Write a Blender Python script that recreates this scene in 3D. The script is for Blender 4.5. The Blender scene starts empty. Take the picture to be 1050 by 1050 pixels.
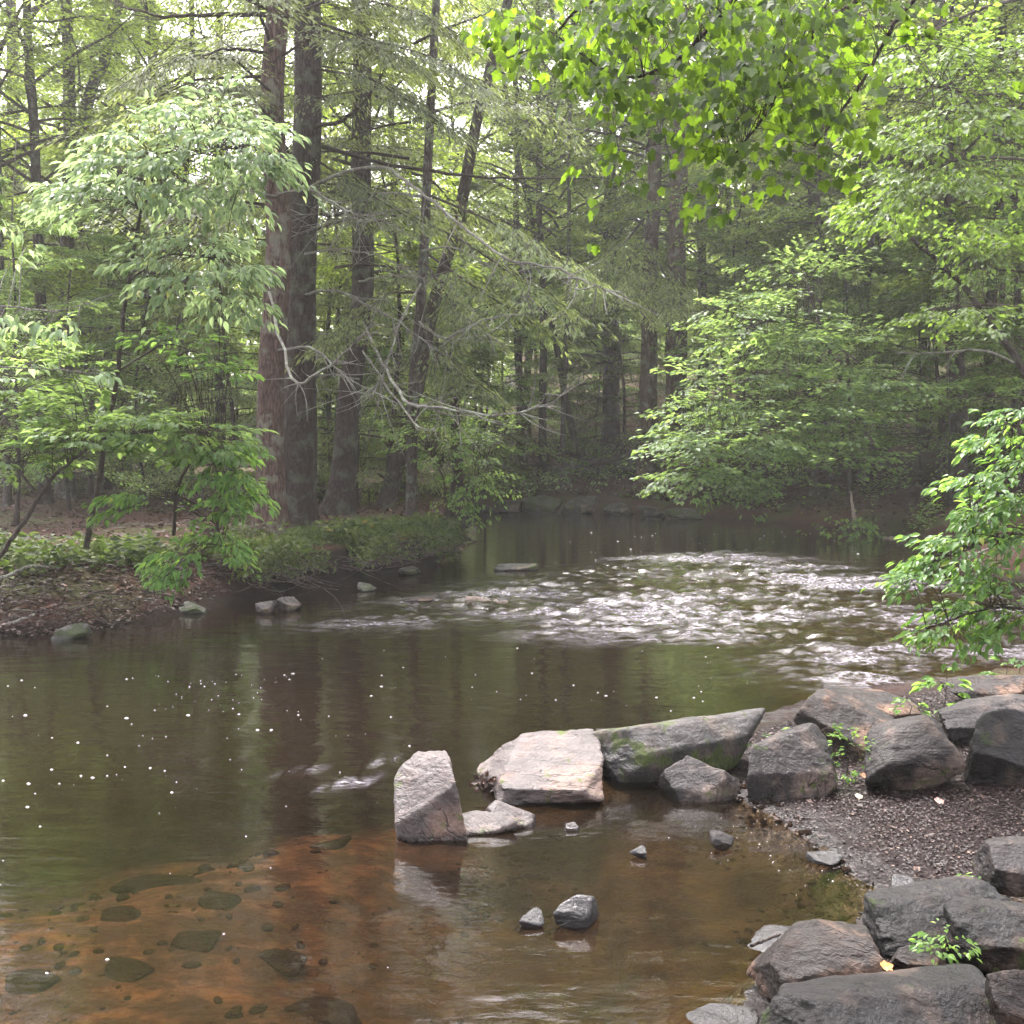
import bpy, math, random
import numpy as np
from mathutils import Vector, Matrix, Euler
R = math.radians
sc = bpy.context.scene
C = sc.collection

# ------------------------------------------------------------------ camera, world, sun, exposure
CAMZ = 2.2; PITCH = R(3.05); FPX = 1126.0
cam = bpy.data.cameras.new('camera'); camo = bpy.data.objects.new('camera', cam); C.objects.link(camo)
camo.location = (0, 0, CAMZ); camo.rotation_euler = (R(90) - PITCH, 0, 0)
cam.sensor_width = 36; cam.lens = 36 * FPX / 1050; cam.clip_start = 0.05; cam.clip_end = 2000
sc.camera = camo

SUN_EL, SUN_AZ = R(60), R(-18)          # azimuth from +Y towards +X
w = bpy.data.worlds.new('World'); sc.world = w; w.use_nodes = True
nt = w.node_tree; nt.nodes.clear()
sky = nt.nodes.new('ShaderNodeTexSky'); sky.sky_type = 'NISHITA'; sky.sun_disc = False
sky.sun_elevation = SUN_EL; sky.sun_rotation = SUN_AZ; sky.air_density = 1.0; sky.dust_density = 6.0
hs = nt.nodes.new('ShaderNodeHueSaturation'); hs.inputs['Saturation'].default_value = 0.22
tint = nt.nodes.new('ShaderNodeMixRGB'); tint.blend_type = 'MULTIPLY'; tint.inputs[0].default_value = 1
tint.inputs[2].default_value = (1.0, 0.955, 0.985, 1)
bg = nt.nodes.new('ShaderNodeBackground'); bg.inputs['Strength'].default_value = 0.15
wo = nt.nodes.new('ShaderNodeOutputWorld')
nt.links.new(sky.outputs[0], hs.inputs['Color']); nt.links.new(hs.outputs[0], tint.inputs[1])
nt.links.new(tint.outputs[0], bg.inputs[0]); nt.links.new(bg.outputs[0], wo.inputs[0])
sl = bpy.data.lights.new('sun', 'SUN'); sl.energy = 1.5; sl.angle = R(14); sl.color = (1.0, 0.96, 0.9)
so = bpy.data.objects.new('sun', sl); C.objects.link(so)
sd = Vector((math.sin(SUN_AZ) * math.cos(SUN_EL), math.cos(SUN_AZ) * math.cos(SUN_EL), math.sin(SUN_EL)))
so.rotation_euler = sd.to_track_quat('Z', 'Y').to_euler(); so.location = (0, 0, 40)
sc.view_settings.view_transform = 'Standard'; sc.view_settings.look = 'None'
sc.view_settings.gamma = 1; sc.view_settings.exposure = 2.7
cy = sc.cycles
cy.max_bounces = 7; cy.diffuse_bounces = 3; cy.glossy_bounces = 3; cy.transmission_bounces = 4
cy.transparent_max_bounces = 10; cy.volume_bounces = 1
cy.sample_clamp_indirect = 4; cy.use_denoising = True
cy.caustics_reflective = False; cy.caustics_refractive = False

# ------------------------------------------------------------------ maths helpers
def ray(px, py):
    u = (px - 525) / FPX; v = (525 - py) / FPX
    return np.array([u, math.cos(PITCH) + v * math.sin(PITCH), -math.sin(PITCH) + v * math.cos(PITCH)])
def at(px, py, Y):
    d = ray(px, py); return np.array([0, 0, CAMZ]) + d * (Y / d[1])
def gnd(px, py, z=0.0):
    d = ray(px, py); return np.array([0, 0, CAMZ]) + d * ((z - CAMZ) / d[2])

def _h(ix, iy, iz, s):
    n = (ix.astype(np.int64) * 374761393 + iy.astype(np.int64) * 668265263 + iz.astype(np.int64) * 2147483647 + s * 974711) & 0xFFFFFFFF
    n = ((n ^ (n >> 13)) * 1274126177) & 0xFFFFFFFF
    n = ((n ^ (n >> 16)) * 2246822519) & 0xFFFFFFFF
    return ((n ^ (n >> 15)) & 0xFFFF) / 65535.0
def vnoise(x, y, z=None, s=0):
    x = np.asarray(x, float); y = np.asarray(y, float); z = np.zeros_like(x) if z is None else np.asarray(z, float)
    ix, iy, iz = np.floor(x), np.floor(y), np.floor(z)
    fx, fy, fz = x - ix, y - iy, z - iz
    fx, fy, fz = [f * f * (3 - 2 * f) for f in (fx, fy, fz)]
    r = 0
    for a in (0, 1):
        for b in (0, 1):
            for c in (0, 1):
                wgt = (fx if a else 1 - fx) * (fy if b else 1 - fy) * (fz if c else 1 - fz)
                r = r + wgt * _h(ix + a, iy + b, iz + c, s)
    return r * 2 - 1
def fbm(x, y, z=None, s=0, o=4):
    r = 0; a = 1; t = 0; f = 1
    for k in range(o):
        r = r + a * vnoise(np.asarray(x) * f, np.asarray(y) * f, None if z is None else np.asarray(z) * f, s + k * 7)
        t += a; a *= 0.5; f *= 2.03
    return r / t
def sstep(a, b, x):
    t = np.clip((x - a) / (b - a), 0, 1); return t * t * (3 - 2 * t)
def nrm(v): return v / np.maximum(np.linalg.norm(v, axis=-1, keepdims=True), 1e-9)

def sdist(px_, py_, poly):
    """signed distance to polygon, positive inside"""
    poly = np.asarray(poly, float); d = np.full(np.shape(px_), 1e9); ins = np.zeros(np.shape(px_), bool)
    n = len(poly)
    for i in range(n):
        a = poly[i]; b = poly[(i + 1) % n]; e = b - a
        wx = px_ - a[0]; wy = py_ - a[1]
        t = np.clip((wx * e[0] + wy * e[1]) / (e @ e + 1e-12), 0, 1)
        d = np.minimum(d, np.hypot(wx - t * e[0], wy - t * e[1]))
        c = ((a[1] > py_) != (b[1] > py_)) & (px_ < (b[0] - a[0]) * (py_ - a[1]) / (b[1] - a[1] + 1e-12) + a[0])
        ins ^= c
    return np.where(ins, d, -d)

# ------------------------------------------------------------------ mesh helpers
class MB:
    def __init__(s): s.V = []; s.F = []; s.n = 0; s.rnd = []
    def add(s, V, F, mat=0, smooth=False, rnd=None):
        V = np.asarray(V, float).reshape(-1, 3)
        F = np.asarray(F, np.int64)
        s.V.append(V); s.F.append((F + s.n, mat, smooth)); s.n += len(V)
        s.rnd.append(np.full(len(V), 0.5) if rnd is None else np.broadcast_to(rnd, (len(V),)).astype(float))
        return s
    def mesh(s, name, mats, attrs=None):
        V = np.concatenate(s.V) if s.V else np.zeros((0, 3))
        me = bpy.data.meshes.new(name)
        me.vertices.add(len(V)); me.vertices.foreach_set('co', V.astype(np.float32).ravel())
        idx = np.concatenate([f.ravel() for f, _, _ in s.F]); cnt = np.concatenate([np.full(len(f), f.shape[1]) for f, _, _ in s.F])
        me.loops.add(len(idx)); me.loops.foreach_set('vertex_index', idx.astype(np.int32))
        me.polygons.add(len(cnt)); st = np.concatenate([[0], np.cumsum(cnt)[:-1]])
        me.polygons.foreach_set('loop_start', st.astype(np.int32))
        me.polygons.foreach_set('material_index', np.concatenate([np.full(len(f), m) for f, m, _ in s.F]).astype(np.int32))
        me.polygons.foreach_set('use_smooth', np.concatenate([np.full(len(f), sm) for f, _, sm in s.F]).astype(bool))
        a = me.attributes.new('rnd', 'FLOAT', 'POINT'); a.data.foreach_set('value', np.concatenate(s.rnd).astype(np.float32))
        if attrs:
            for k, v in attrs.items():
                a = me.attributes.new(k, 'FLOAT', 'POINT'); a.data.foreach_set('value', v.astype(np.float32).ravel())
        for m in mats: me.materials.append(m)
        me.update(calc_edges=True); me.validate()
        return me

def tubes(P, Rr, sides=4, cap=False):
    """P (N,K,3), Rr (N,K) -> V, F"""
    P = np.asarray(P, float); Rr = np.asarray(Rr, float)
    if P.ndim == 2: P = P[None]; Rr = Rr[None]
    N, K, _ = P.shape
    T = nrm(np.gradient(P, axis=1))
    ref = np.zeros_like(T); vert = np.abs(T[:, :1, 2:]).repeat(K, 1)[..., 0] > 0.8
    ref[..., 2] = 1; ref[vert] = (1, 0, 0)
    U = nrm(np.cross(T, ref)); W = np.cross(T, U)
    a = np.linspace(0, 2 * np.pi, sides, endpoint=False)
    V = P[:, :, None] + Rr[:, :, None, None] * (U[:, :, None] * np.cos(a)[None, None, :, None] + W[:, :, None] * np.sin(a)[None, None, :, None])
    i = np.arange(K - 1)[:, None] * sides; j = np.arange(sides)[None]; j2 = (j + 1) % sides
    f = np.stack([i + j, i + j2, i + sides + j2, i + sides + j], -1).reshape(-1, 4)
    F = (f[None] + (np.arange(N) * K * sides)[:, None, None]).reshape(-1, 4)
    return V.reshape(-1, 3), F

# leaf templates: (verts in (along, across, up)), tris
TPL_SIMPLE = (np.array([[0, 0, 0], [.45, -.5, .06], [1, 0, -.08], [.45, .5, .06]]), np.array([[0, 1, 2, 3]]))
TPL_NEEDLE = (np.array([[0, 0, 0], [.35, -.5, .0], [1, 0, -.12], [.35, .5, .0]]), np.array([[0, 1, 2, 3]]))
_ov = [[0, 0, 0], [.18, -.30, .07], [.45, -.5, .10], [.75, -.33, .04], [1.05, 0, -.16], [.75, .33, .04], [.45, .5, .10], [.18, .30, .07], [.35, 0, 0], [.7, 0, -.04]]
TPL_OVATE = (np.array(_ov), np.array([[0, 1, 8], [1, 2, 8], [2, 9, 8], [2, 3, 9], [3, 4, 9], [4, 5, 9], [5, 6, 9], [6, 8, 9], [6, 7, 8], [7, 0, 8]]))
_m = [[0, 0], [-.04, -.24], [.08, -.46], [.22, -.42], [.36, -.50], [.56, -.56], [.56, -.38], [.68, -.28], [.82, -.22], [1.02, 0],
      [.82, .22], [.68, .28], [.56, .38], [.56, .56], [.36, .50], [.22, .42], [.08, .46], [-.04, .24]]
_mv = [[a, b, .10 * abs(b) * 2 - .10 * a * a - .05 * (abs(b) > .45)] for a, b in _m] + [[.30, 0, -.02]]
TPL_MAPLE = (np.array(_mv), np.array([[i, (i + 1) % 18, 18] for i in range(18)]))

def leaves(P, D, N, S, W, tpl, rng):
    """place leaf templates: P base, D direction, N normal, S length, W width"""
    D = nrm(D); X = nrm(np.cross(N, D)); Nn = np.cross(D, X)
    t, f = tpl
    V = P[:, None] + S[:, None, None] * (t[None, :, 0, None] * D[:, None]) + W[:, None, None] * (t[None, :, 1, None] * X[:, None]) + S[:, None, None] * t[None, :, 2, None] * Nn[:, None]
    F = (f[None] + (np.arange(len(P)) * len(t))[:, None, None]).reshape(-1, f.shape[1])
    return V.reshape(-1, 3), F, np.repeat(rng.random(len(P)), len(t))

def spray(rng, Cn, D, L, W, n, size, aspect, tpl, droop=.15, jit=.35, ldroop=.2, thick=.05):
    """flat leafy sprays: Cn (N,3) base, D (N,3) direction, L (N,) length"""
    N = len(Cn); D = nrm(D); S = nrm(np.cross(D, [0, 0, 1.0])); 
    u = rng.random((N, n)) ** .8; v = rng.uniform(-1, 1, (N, n)) * np.sin(np.pi * np.clip(u, .1, .93)) ** .6
    L_ = L[:, None]; W_ = L_ * W
    P = Cn[:, None] + (u * L_)[..., None] * D[:, None] + (v * W_)[..., None] * S[:, None]
    P[..., 2] += rng.normal(0, thick, (N, n)) * L_ - droop * L_ * u * u - droop * .6 * L_ * v * v
    ld = D[:, None] * .8 + S[:, None] * (v * 1.1 + rng.normal(0, .35, (N, n)))[..., None]
    ld[..., 2] -= ldroop + rng.random((N, n)) * ldroop
    nn = rng.normal(0, jit, (N, n, 3)); nn[..., 2] += 1
    sz = size * rng.uniform(.6, 1.25, N * n)
    return leaves(P.reshape(-1, 3), ld.reshape(-1, 3), nn.reshape(-1, 3), sz, sz * aspect, tpl, rng)

# ------------------------------------------------------------------ objects helpers
def tag(o, label=None, cat=None, group=None, kind=None):
    if label: o['label'] = label
    if cat: o['category'] = cat
    if group: o['group'] = group
    if kind: o['kind'] = kind
    return o
def thing(name, label, cat, loc=(0, 0, 0), group=None):
    o = bpy.data.objects.new(name, None); C.objects.link(o); o.location = Vector([float(a) for a in loc]); o.empty_display_size = .2
    return tag(o, label, cat, group)
def obj(name, me, parent=None):
    o = bpy.data.objects.new(name, me); C.objects.link(o)
    if parent: o.parent = parent
    return o
def copy_tree(root, label, loc=None, rz=None, s=None, rot=None):
    c = root.copy(); C.objects.link(c); c['label'] = label
    if loc is not None: c.location = Vector([float(a) for a in loc])
    if rot is not None: c.rotation_euler = rot
    elif rz is not None: c.rotation_euler = (0, 0, rz)
    if s is not None: c.scale = s if hasattr(s, '__len__') else (s, s, s)
    for ch in list(root.children):
        k = ch.copy(); C.objects.link(k); k.parent = c
    return c

# ------------------------------------------------------------------ materials
def newmat(name):
    m = bpy.data.materials.new(name); m.use_nodes = True; t = m.node_tree; t.nodes.clear()
    out = t.nodes.new('ShaderNodeOutputMaterial'); return m, t, out
class NT:
    def __init__(s, t): s.t = t
    def n(s, typ, **kw):
        nd = s.t.nodes.new(typ)
        for k, v in kw.items():
            if k in ('op',): nd.operation = v
            elif k == 'blend': nd.blend_type = v
            elif hasattr(nd, k) and not k[0].isupper(): setattr(nd, k, v)
            else: nd.inputs[k.replace('_', ' ')].default_value = v
        return nd
    def l(s, a, b): s.t.links.new(a, b)
    def math(s, op, a, b=None):
        nd = s.t.nodes.new('ShaderNodeMath'); nd.operation = op
        for i, x in enumerate((a, b)):
            if x is None: continue
            if isinstance(x, (int, float)): nd.inputs[i].default_value = x
            else: s.l(x, nd.inputs[i])
        return nd.outputs[0]
    def mix(s, f, a, b, blend='MIX'):
        nd = s.t.nodes.new('ShaderNodeMixRGB'); nd.blend_type = blend
        for i, x in enumerate((f, a, b)):
            if isinstance(x, (int, float)): nd.inputs[i].default_value = x
            elif isinstance(x, tuple): nd.inputs[i].default_value = tuple(x) + ((1,) if len(x) == 3 else ())
            else: s.l(x, nd.inputs[i])
        return nd.outputs[0]
    def attr(s, name):
        nd = s.t.nodes.new('ShaderNodeAttribute'); nd.attribute_name = name; return nd.outputs['Fac']
    def coord(s, scale=(1, 1, 1), obj=True):
        tc = s.t.nodes.new('ShaderNodeTexCoord'); mp = s.t.nodes.new('ShaderNodeMapping'); mp.inputs['Scale'].default_value = scale
        s.l(tc.outputs['Object' if obj else 'Generated'], mp.inputs['Vector']); return mp.outputs[0]
    def pos(s, scale=(1, 1, 1)):
        g = s.t.nodes.new('ShaderNodeNewGeometry'); mp = s.t.nodes.new('ShaderNodeMapping'); mp.inputs['Scale'].default_value = scale
        s.l(g.outputs['Position'], mp.inputs['Vector']); return mp.outputs[0]
    def noise(s, vec, scale=5, detail=4, rough=.55, dist=0):
        nd = s.t.nodes.new('ShaderNodeTexNoise'); nd.inputs['Scale'].default_value = scale; nd.inputs['Detail'].default_value = detail
        nd.inputs['Roughness'].default_value = rough; nd.inputs['Distortion'].default_value = dist; s.l(vec, nd.inputs['Vector']); return nd.outputs['Fac']
    def ramp(s, f, stops, interp='LINEAR'):
        nd = s.t.nodes.new('ShaderNodeValToRGB'); nd.color_ramp.interpolation = interp; cr = nd.color_ramp
        while len(cr.elements) < len(stops): cr.elements.new(.5)
        for e, (p, c) in zip(cr.elements, stops):
            e.position = p; e.color = tuple(c) + (1,) if hasattr(c, '__len__') else (c, c, c, 1)
        s.l(f, nd.inputs[0]); return nd.outputs[0]
    def bump(s, h, strength=.5, dist=.02, normal=None):
        nd = s.t.nodes.new('ShaderNodeBump'); nd.inputs['Strength'].default_value = strength; nd.inputs['Distance'].default_value = dist
        s.l(h, nd.inputs['Height'])
        if normal is not None: s.l(normal, nd.inputs['Normal'])
        return nd.outputs[0]
    def bsdf(s, col, rough=.6, spec=.4, normal=None):
        nd = s.t.nodes.new('ShaderNodeBsdfPrincipled')
        for k, x in (('Base Color', col), ('Roughness', rough), ('Specular IOR Level', spec)):
            if isinstance(x, (int, float)): nd.inputs[k].default_value = x
            elif isinstance(x, tuple): nd.inputs[k].default_value = tuple(x) + (1,)
            else: s.l(x, nd.inputs[k])
        if normal is not None: s.l(normal, nd.inputs['Normal'])
        return nd.outputs[0]

def leaf_mat(name, dark, light, trans, tf=.4, rough=.45, yellow=None, clump=.5):
    m, t, out = newmat(name); g = NT(t)
    r = g.attr('rnd'); col = g.mix(r, dark, light)
    cl = g.ramp(g.noise(g.pos(), clump, 2), [(.35, (0.72, .78, .75)), (.65, (1.2, 1.15, 1.05))])
    col = g.mix(1.0, col, cl, 'MULTIPLY')
    oi = t.nodes.new('ShaderNodeObjectInfo')
    ob = g.ramp(oi.outputs['Random'], [(0, (.82, .88, .95)), (1, (1.15, 1.08, .95))])
    col = g.mix(1.0, col, ob, 'MULTIPLY')
    if yellow:
        col = g.mix(g.ramp(r, [(.975, 0.0), (.99, 1.0)]), col, yellow)
    b = g.bsdf(col, rough, .45)
    tr = t.nodes.new('ShaderNodeBsdfTranslucent'); g.l(g.mix(1.0, g.mix(.75, col, trans), g.ramp(r, [(0, .35), (1, 1.25)]), 'MULTIPLY'), tr.inputs['Color'])
    mx = t.nodes.new('ShaderNodeMixShader'); mx.inputs[0].default_value = tf
    g.l(b, mx.inputs[1]); g.l(tr.outputs[0], mx.inputs[2]); g.l(mx.outputs[0], out.inputs[0]); return m

def bark_mat(name, a, b, lichen=None, scale=1.0, streak=7.0):
    m, t, out = newmat(name); g = NT(t)
    v = g.coord((streak * scale, streak * scale, 1.3 * scale))
    n1 = g.noise(v, 2.2, 6, .65, .4); n2 = g.noise(g.coord(), 1.1, 3)
    vor = t.nodes.new('ShaderNodeTexVoronoi'); vor.feature = 'DISTANCE_TO_EDGE'; vor.inputs['Scale'].default_value = 2.6; g.l(v, vor.inputs['Vector'])
    crack = g.ramp(vor.outputs['Distance'], [(0, 0.0), (.14, 1.0)])
    col = g.mix(g.ramp(n1, [(.3, 0.0), (.7, 1.0)]), a, b)
    col = g.mix(.75, col, g.mix(crack, (a[0] * .35, a[1] * .35, a[2] * .35), col))
    if lichen:
        col = g.mix(g.ramp(g.noise(g.coord(), 3.0, 5, .6), [(.52, 0.0), (.62, .75)]), col, lichen)
    hgt = g.math('ADD', g.math('MULTIPLY', n1, .7), g.math('MULTIPLY', crack, .6))
    g.l(g.bsdf(col, .85, .2, g.bump(hgt, .9, .03)), out.inputs[0]); return m

M = {}
HAZE = .0008
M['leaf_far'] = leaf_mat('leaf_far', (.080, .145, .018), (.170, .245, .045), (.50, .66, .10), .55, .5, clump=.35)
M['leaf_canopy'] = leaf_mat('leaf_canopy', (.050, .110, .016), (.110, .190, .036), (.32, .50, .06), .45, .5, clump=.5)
M['leaf_under'] = leaf_mat('leaf_under', (.055, .125, .030), (.125, .215, .060), (.42, .60, .14), .55, .5, clump=.6)
M['leaf_bright'] = leaf_mat('leaf_bright', (.060, .150, .030), (.120, .230, .050), (.36, .60, .10), .50, .42, yellow=(.30, .30, .05), clump=1.2)
M['leaf_pale'] = leaf_mat('leaf_pale', (.115, .210, .080), (.250, .345, .165), (.52, .68, .28), .52, .38, yellow=(.36, .33, .06), clump=1.2)
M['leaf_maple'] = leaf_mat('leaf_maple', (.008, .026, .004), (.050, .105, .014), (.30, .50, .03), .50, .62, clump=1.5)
M['needle'] = leaf_mat('needle', (.070, .105, .035), (.150, .185, .070), (.38, .46, .13), .48, .6, clump=.4)
M['needle_tip'] = leaf_mat('needle_tip', (.095, .150, .040), (.200, .260, .080), (.50, .60, .16), .50, .6, clump=.7)
M['cover'] = leaf_mat('cover', (.022, .040, .012), (.095, .115, .026), (.16, .26, .04), .3, .75, yellow=(.22, .12, .05), clump=1.2)
M['dry_leaf'] = leaf_mat('dry_leaf', (.022, .011, .008), (.075, .036, .026), (.06, .03, .02), .12, .6, yellow=(.26, .14, .09), clump=1.5)
M['chip'] = leaf_mat('chip', (.006, .004, .0035), (.050, .028, .025), (.02, .015, .015), .02, .6, yellow=(.20, .13, .10), clump=2)
M['bark_red'] = bark_mat('bark_red', (.055, .034, .029), (.145, .095, .080), (.17, .17, .13), 1.0)
M['bark_dark'] = bark_mat('bark_dark', (.028, .020, .018), (.075, .056, .048), (.09, .10, .07), 1.3)
M['bark_grey'] = bark_mat('bark_grey', (.050, .040, .036), (.115, .095, .083), (.15, .17, .13), 1.2)
M['twig'] = bark_mat('twig', (.045, .032, .026), (.10, .078, .065), None, 3)
M['dead_twig'] = bark_mat('dead_twig', (.16, .14, .12), (.38, .37, .32), (.42, .46, .36), 3)
M['wood_pale'] = bark_mat('wood_pale', (.32, .24, .18), (.52, .44, .38), None, 3)

def rock_mat(name, a, b, moss=None, mossamt=.55, rough=.38, warm=None, tilt=.5):
    m, t, out = newmat(name); g = NT(t)
    v = g.coord((1, 1, 1)); rot = t.nodes.new('ShaderNodeMapping'); rot.inputs['Rotation'].default_value = (tilt, .7 * tilt, .2); g.l(v, rot.inputs['Vector']); oi = t.nodes.new('ShaderNodeObjectInfo'); cx = t.nodes.new('ShaderNodeCombineXYZ'); g.l(g.math('ADD', tilt, g.math('MULTIPLY', oi.outputs['Random'], 1.3)), cx.inputs[0]); g.l(g.math('MULTIPLY', oi.outputs['Random'], -.9), cx.inputs[1]); g.l(g.math('MULTIPLY', oi.outputs['Random'], 5.0), cx.inputs[2]); g.l(cx.outputs[0], rot.inputs['Rotation'])
    st = t.nodes.new('ShaderNodeMapping'); st.inputs['Scale'].default_value = (1.6, 2.4, 8.0); g.l(rot.outputs[0], st.inputs['Vector'])
    n1 = g.noise(st.outputs[0], 1.4, 6, .62, .6); n2 = g.noise(v, 7, 7, .7, .5); n3 = g.noise(v, 48, 4, .7)
    col = g.mix(g.ramp(n1, [(.32, 0.0), (.68, 1.0)]), a, b)
    col = g.mix(g.ramp(n2, [(.4, .6), (.62, 0.0)]), col, (a[0] * .5, a[1] * .5, a[2] * .48))
    if warm: col = g.mix(g.ramp(g.noise(v, 3.1, 4), [(.5, 0.0), (.68, .6)]), col, warm)
    col = g.mix(g.ramp(n3, [(.35, .45), (.6, 0.0)]), col, (a[0] * .45, a[1] * .45, a[2] * .45))
    vc = t.nodes.new('ShaderNodeTexVoronoi'); vc.feature = 'DISTANCE_TO_EDGE'; vc.inputs['Scale'].default_value = .8; wv = t.nodes.new('ShaderNodeVectorMath'); wv.operation = 'MULTIPLY_ADD'; nn_ = t.nodes.new('ShaderNodeTexNoise'); nn_.inputs['Scale'].default_value = 3; g.l(st.outputs[0], nn_.inputs['Vector']); g.l(nn_.outputs['Color'], wv.inputs[0]); wv.inputs[1].default_value = (.9, .9, .9); g.l(st.outputs[0], wv.inputs[2]); g.l(wv.outputs[0], vc.inputs['Vector'])
    ck = g.ramp(vc.outputs['Distance'], [(0, 0.0), (.022, 1.0)]); ckm = g.ramp(g.noise(v, 2.3, 2), [(.48, 0.0), (.60, 1.0)]); ck = g.mix(ckm, 1.0, ck) if False else g.math('MAXIMUM', ck, g.math('SUBTRACT', 1.0, ckm)); col = g.mix(g.math('MULTIPLY', g.math('SUBTRACT', 1.0, ck), .7), col, (.012, .010, .010))
    rg = g.ramp(n2, [(.36, rough * .75), (.62, min(1, rough * 2.1))])
    if moss:
        mf = g.ramp(g.noise(v, 4.5, 5, .65), [(mossamt, 0.0), (mossamt + .07, 1.0)])
        col = g.mix(mf, col, g.mix(n3, (moss[0] * .35, moss[1] * .35, moss[2] * .35), (moss[0] * .95, moss[1] * .95, moss[2] * .95))); rg = g.mix(mf, rg, (.9, .9, .9))
    hgt = g.math('ADD', g.math('MULTIPLY', n1, .8), g.math('ADD', g.math('MULTIPLY', n2, .5), g.math('ADD', g.math('MULTIPLY', n3, .30), g.math('MULTIPLY', ck, .25))))
    blot = g.noise(v, 2.4, 4, .6); col = g.mix(1.0, col, g.ramp(blot, [(.35, .55), (.65, 1.25)]), 'MULTIPLY'); sp = t.nodes.new('ShaderNodeSeparateXYZ'); g.l(g.pos(), sp.inputs[0]); wl = g.ramp(g.math('ADD', sp.outputs['Z'], g.math('MULTIPLY', blot, .05)), [(.045, 1.0), (.085, 0.0)]); col = g.mix(g.math('MULTIPLY', wl, .65), col, (.008, .007, .006)); rg = g.mix(wl, rg, (.2, .2, .2)); nd = g.bsdf(col, rg, .3 if name in ('rock_dark', 'rock_brown', 'rock_grey') else .6, g.bump(hgt, 1.0, .04)); g.l(nd, out.inputs[0])
    if name == 'rock_bed':
        b_ = [q for q in t.nodes if q.type == 'BSDF_PRINCIPLED'][0]; b_.inputs['Specular IOR Level'].default_value = 0; t.links.remove(b_.inputs['Roughness'].links[0]); b_.inputs['Roughness'].default_value = 1
    return m
M['rock_pale'] = rock_mat('rock_pale', (.070, .053, .048), (.175, .138, .130), (.10, .13, .025), .59, .36, (.26, .15, .10))
M['rock_grey'] = rock_mat('rock_grey', (.015, .0115, .0110), (.050, .039, .038), (.07, .10, .02), .60, .34, (.26, .19, .15), .9)
M['rock_log'] = rock_mat('rock_log', (.014, .011, .0095), (.062, .049, .044), (.075, .10, .02), .50, .4, (.22, .17, .12), .25)
M['rock_dark'] = rock_mat('rock_dark', (.0055, .0044, .004), (.019, .0148, .0135), (.05, .08, .015), .57, .36, (.17, .12, .09), 1.3)
M['rock_brown'] = rock_mat('rock_brown', (.015, .011, .009), (.052, .035, .028), (.06, .09, .02), .66, .4, (.30, .18, .12), .4)
M['rock_moss'] = rock_mat('rock_moss', (.045, .042, .035), (.09, .08, .07), (.040, .058, .012), .44, .5, None, .6)
M['rock_wet'] = rock_mat('rock_wet', (.012, .010, .010), (.038, .032, .033), None, .6, .2, None, 1.0)
M['rock_bed'] = bed_mat() if False else rock_mat('rock_bed', (.024, .013, .008), (.080, .043, .024), None, .6, .6, None, .6)

# ------------------------------------------------------------------ shoreline
pxl = lambda L, z=0: [tuple(gnd(a, b, z)[:2]) for a, b in L]
LEFT = [(-45, 4), (-22, 10.5), (-10, 12.3)] + pxl([(0, 652), (40, 650), (110, 642), (170, 634), (240, 618), (300, 607), (400, 592), (446, 581), (466, 566), (470, 550), (482, 536), (497, 527)])
FAR = pxl([(540, 524), (620, 525), (700, 530), (780, 535), (840, 541), (905, 549), (950, 560), (1000, 585), (1060, 606)]) + [(13, 19.5), (45, 23)]
NEAR = [(45, 15), (13, 12.6)] + pxl([(1050, 678), (960, 690), (850, 708), (770, 735), (690, 752), (640, 778), (690, 812), (760, 818), (800, 842), (850, 882), (895, 925), (862, 960), (775, 1000), (745, 1049)]) + [(-.2, 2.6), (-3, 1.3), (-15, -2.5), (-45, -10)]
WPOLY = LEFT + FAR + NEAR
ORANGE = pxl([(-200, 1200), (-300, 960), (60, 905), (200, 875), (300, 850), (420, 850), (440, 900), (420, 960), (360, 1010), (330, 1080), (260, 1200)], -.25)
MUD = pxl([(640, 790), (700, 770), (800, 740), (1000, 700), (1300, 720), (1300, 900), (900, 930), (860, 900), (790, 850), (740, 825), (660, 818)])
RIFF = pxl([(310, 645), (400, 612), (500, 592), (620, 572), (760, 562), (900, 582), (1100, 620), (1100, 684), (960, 706), (860, 712), (780, 697), (750, 672), (640, 660), (540, 655), (500, 642), (400, 652)])

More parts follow.
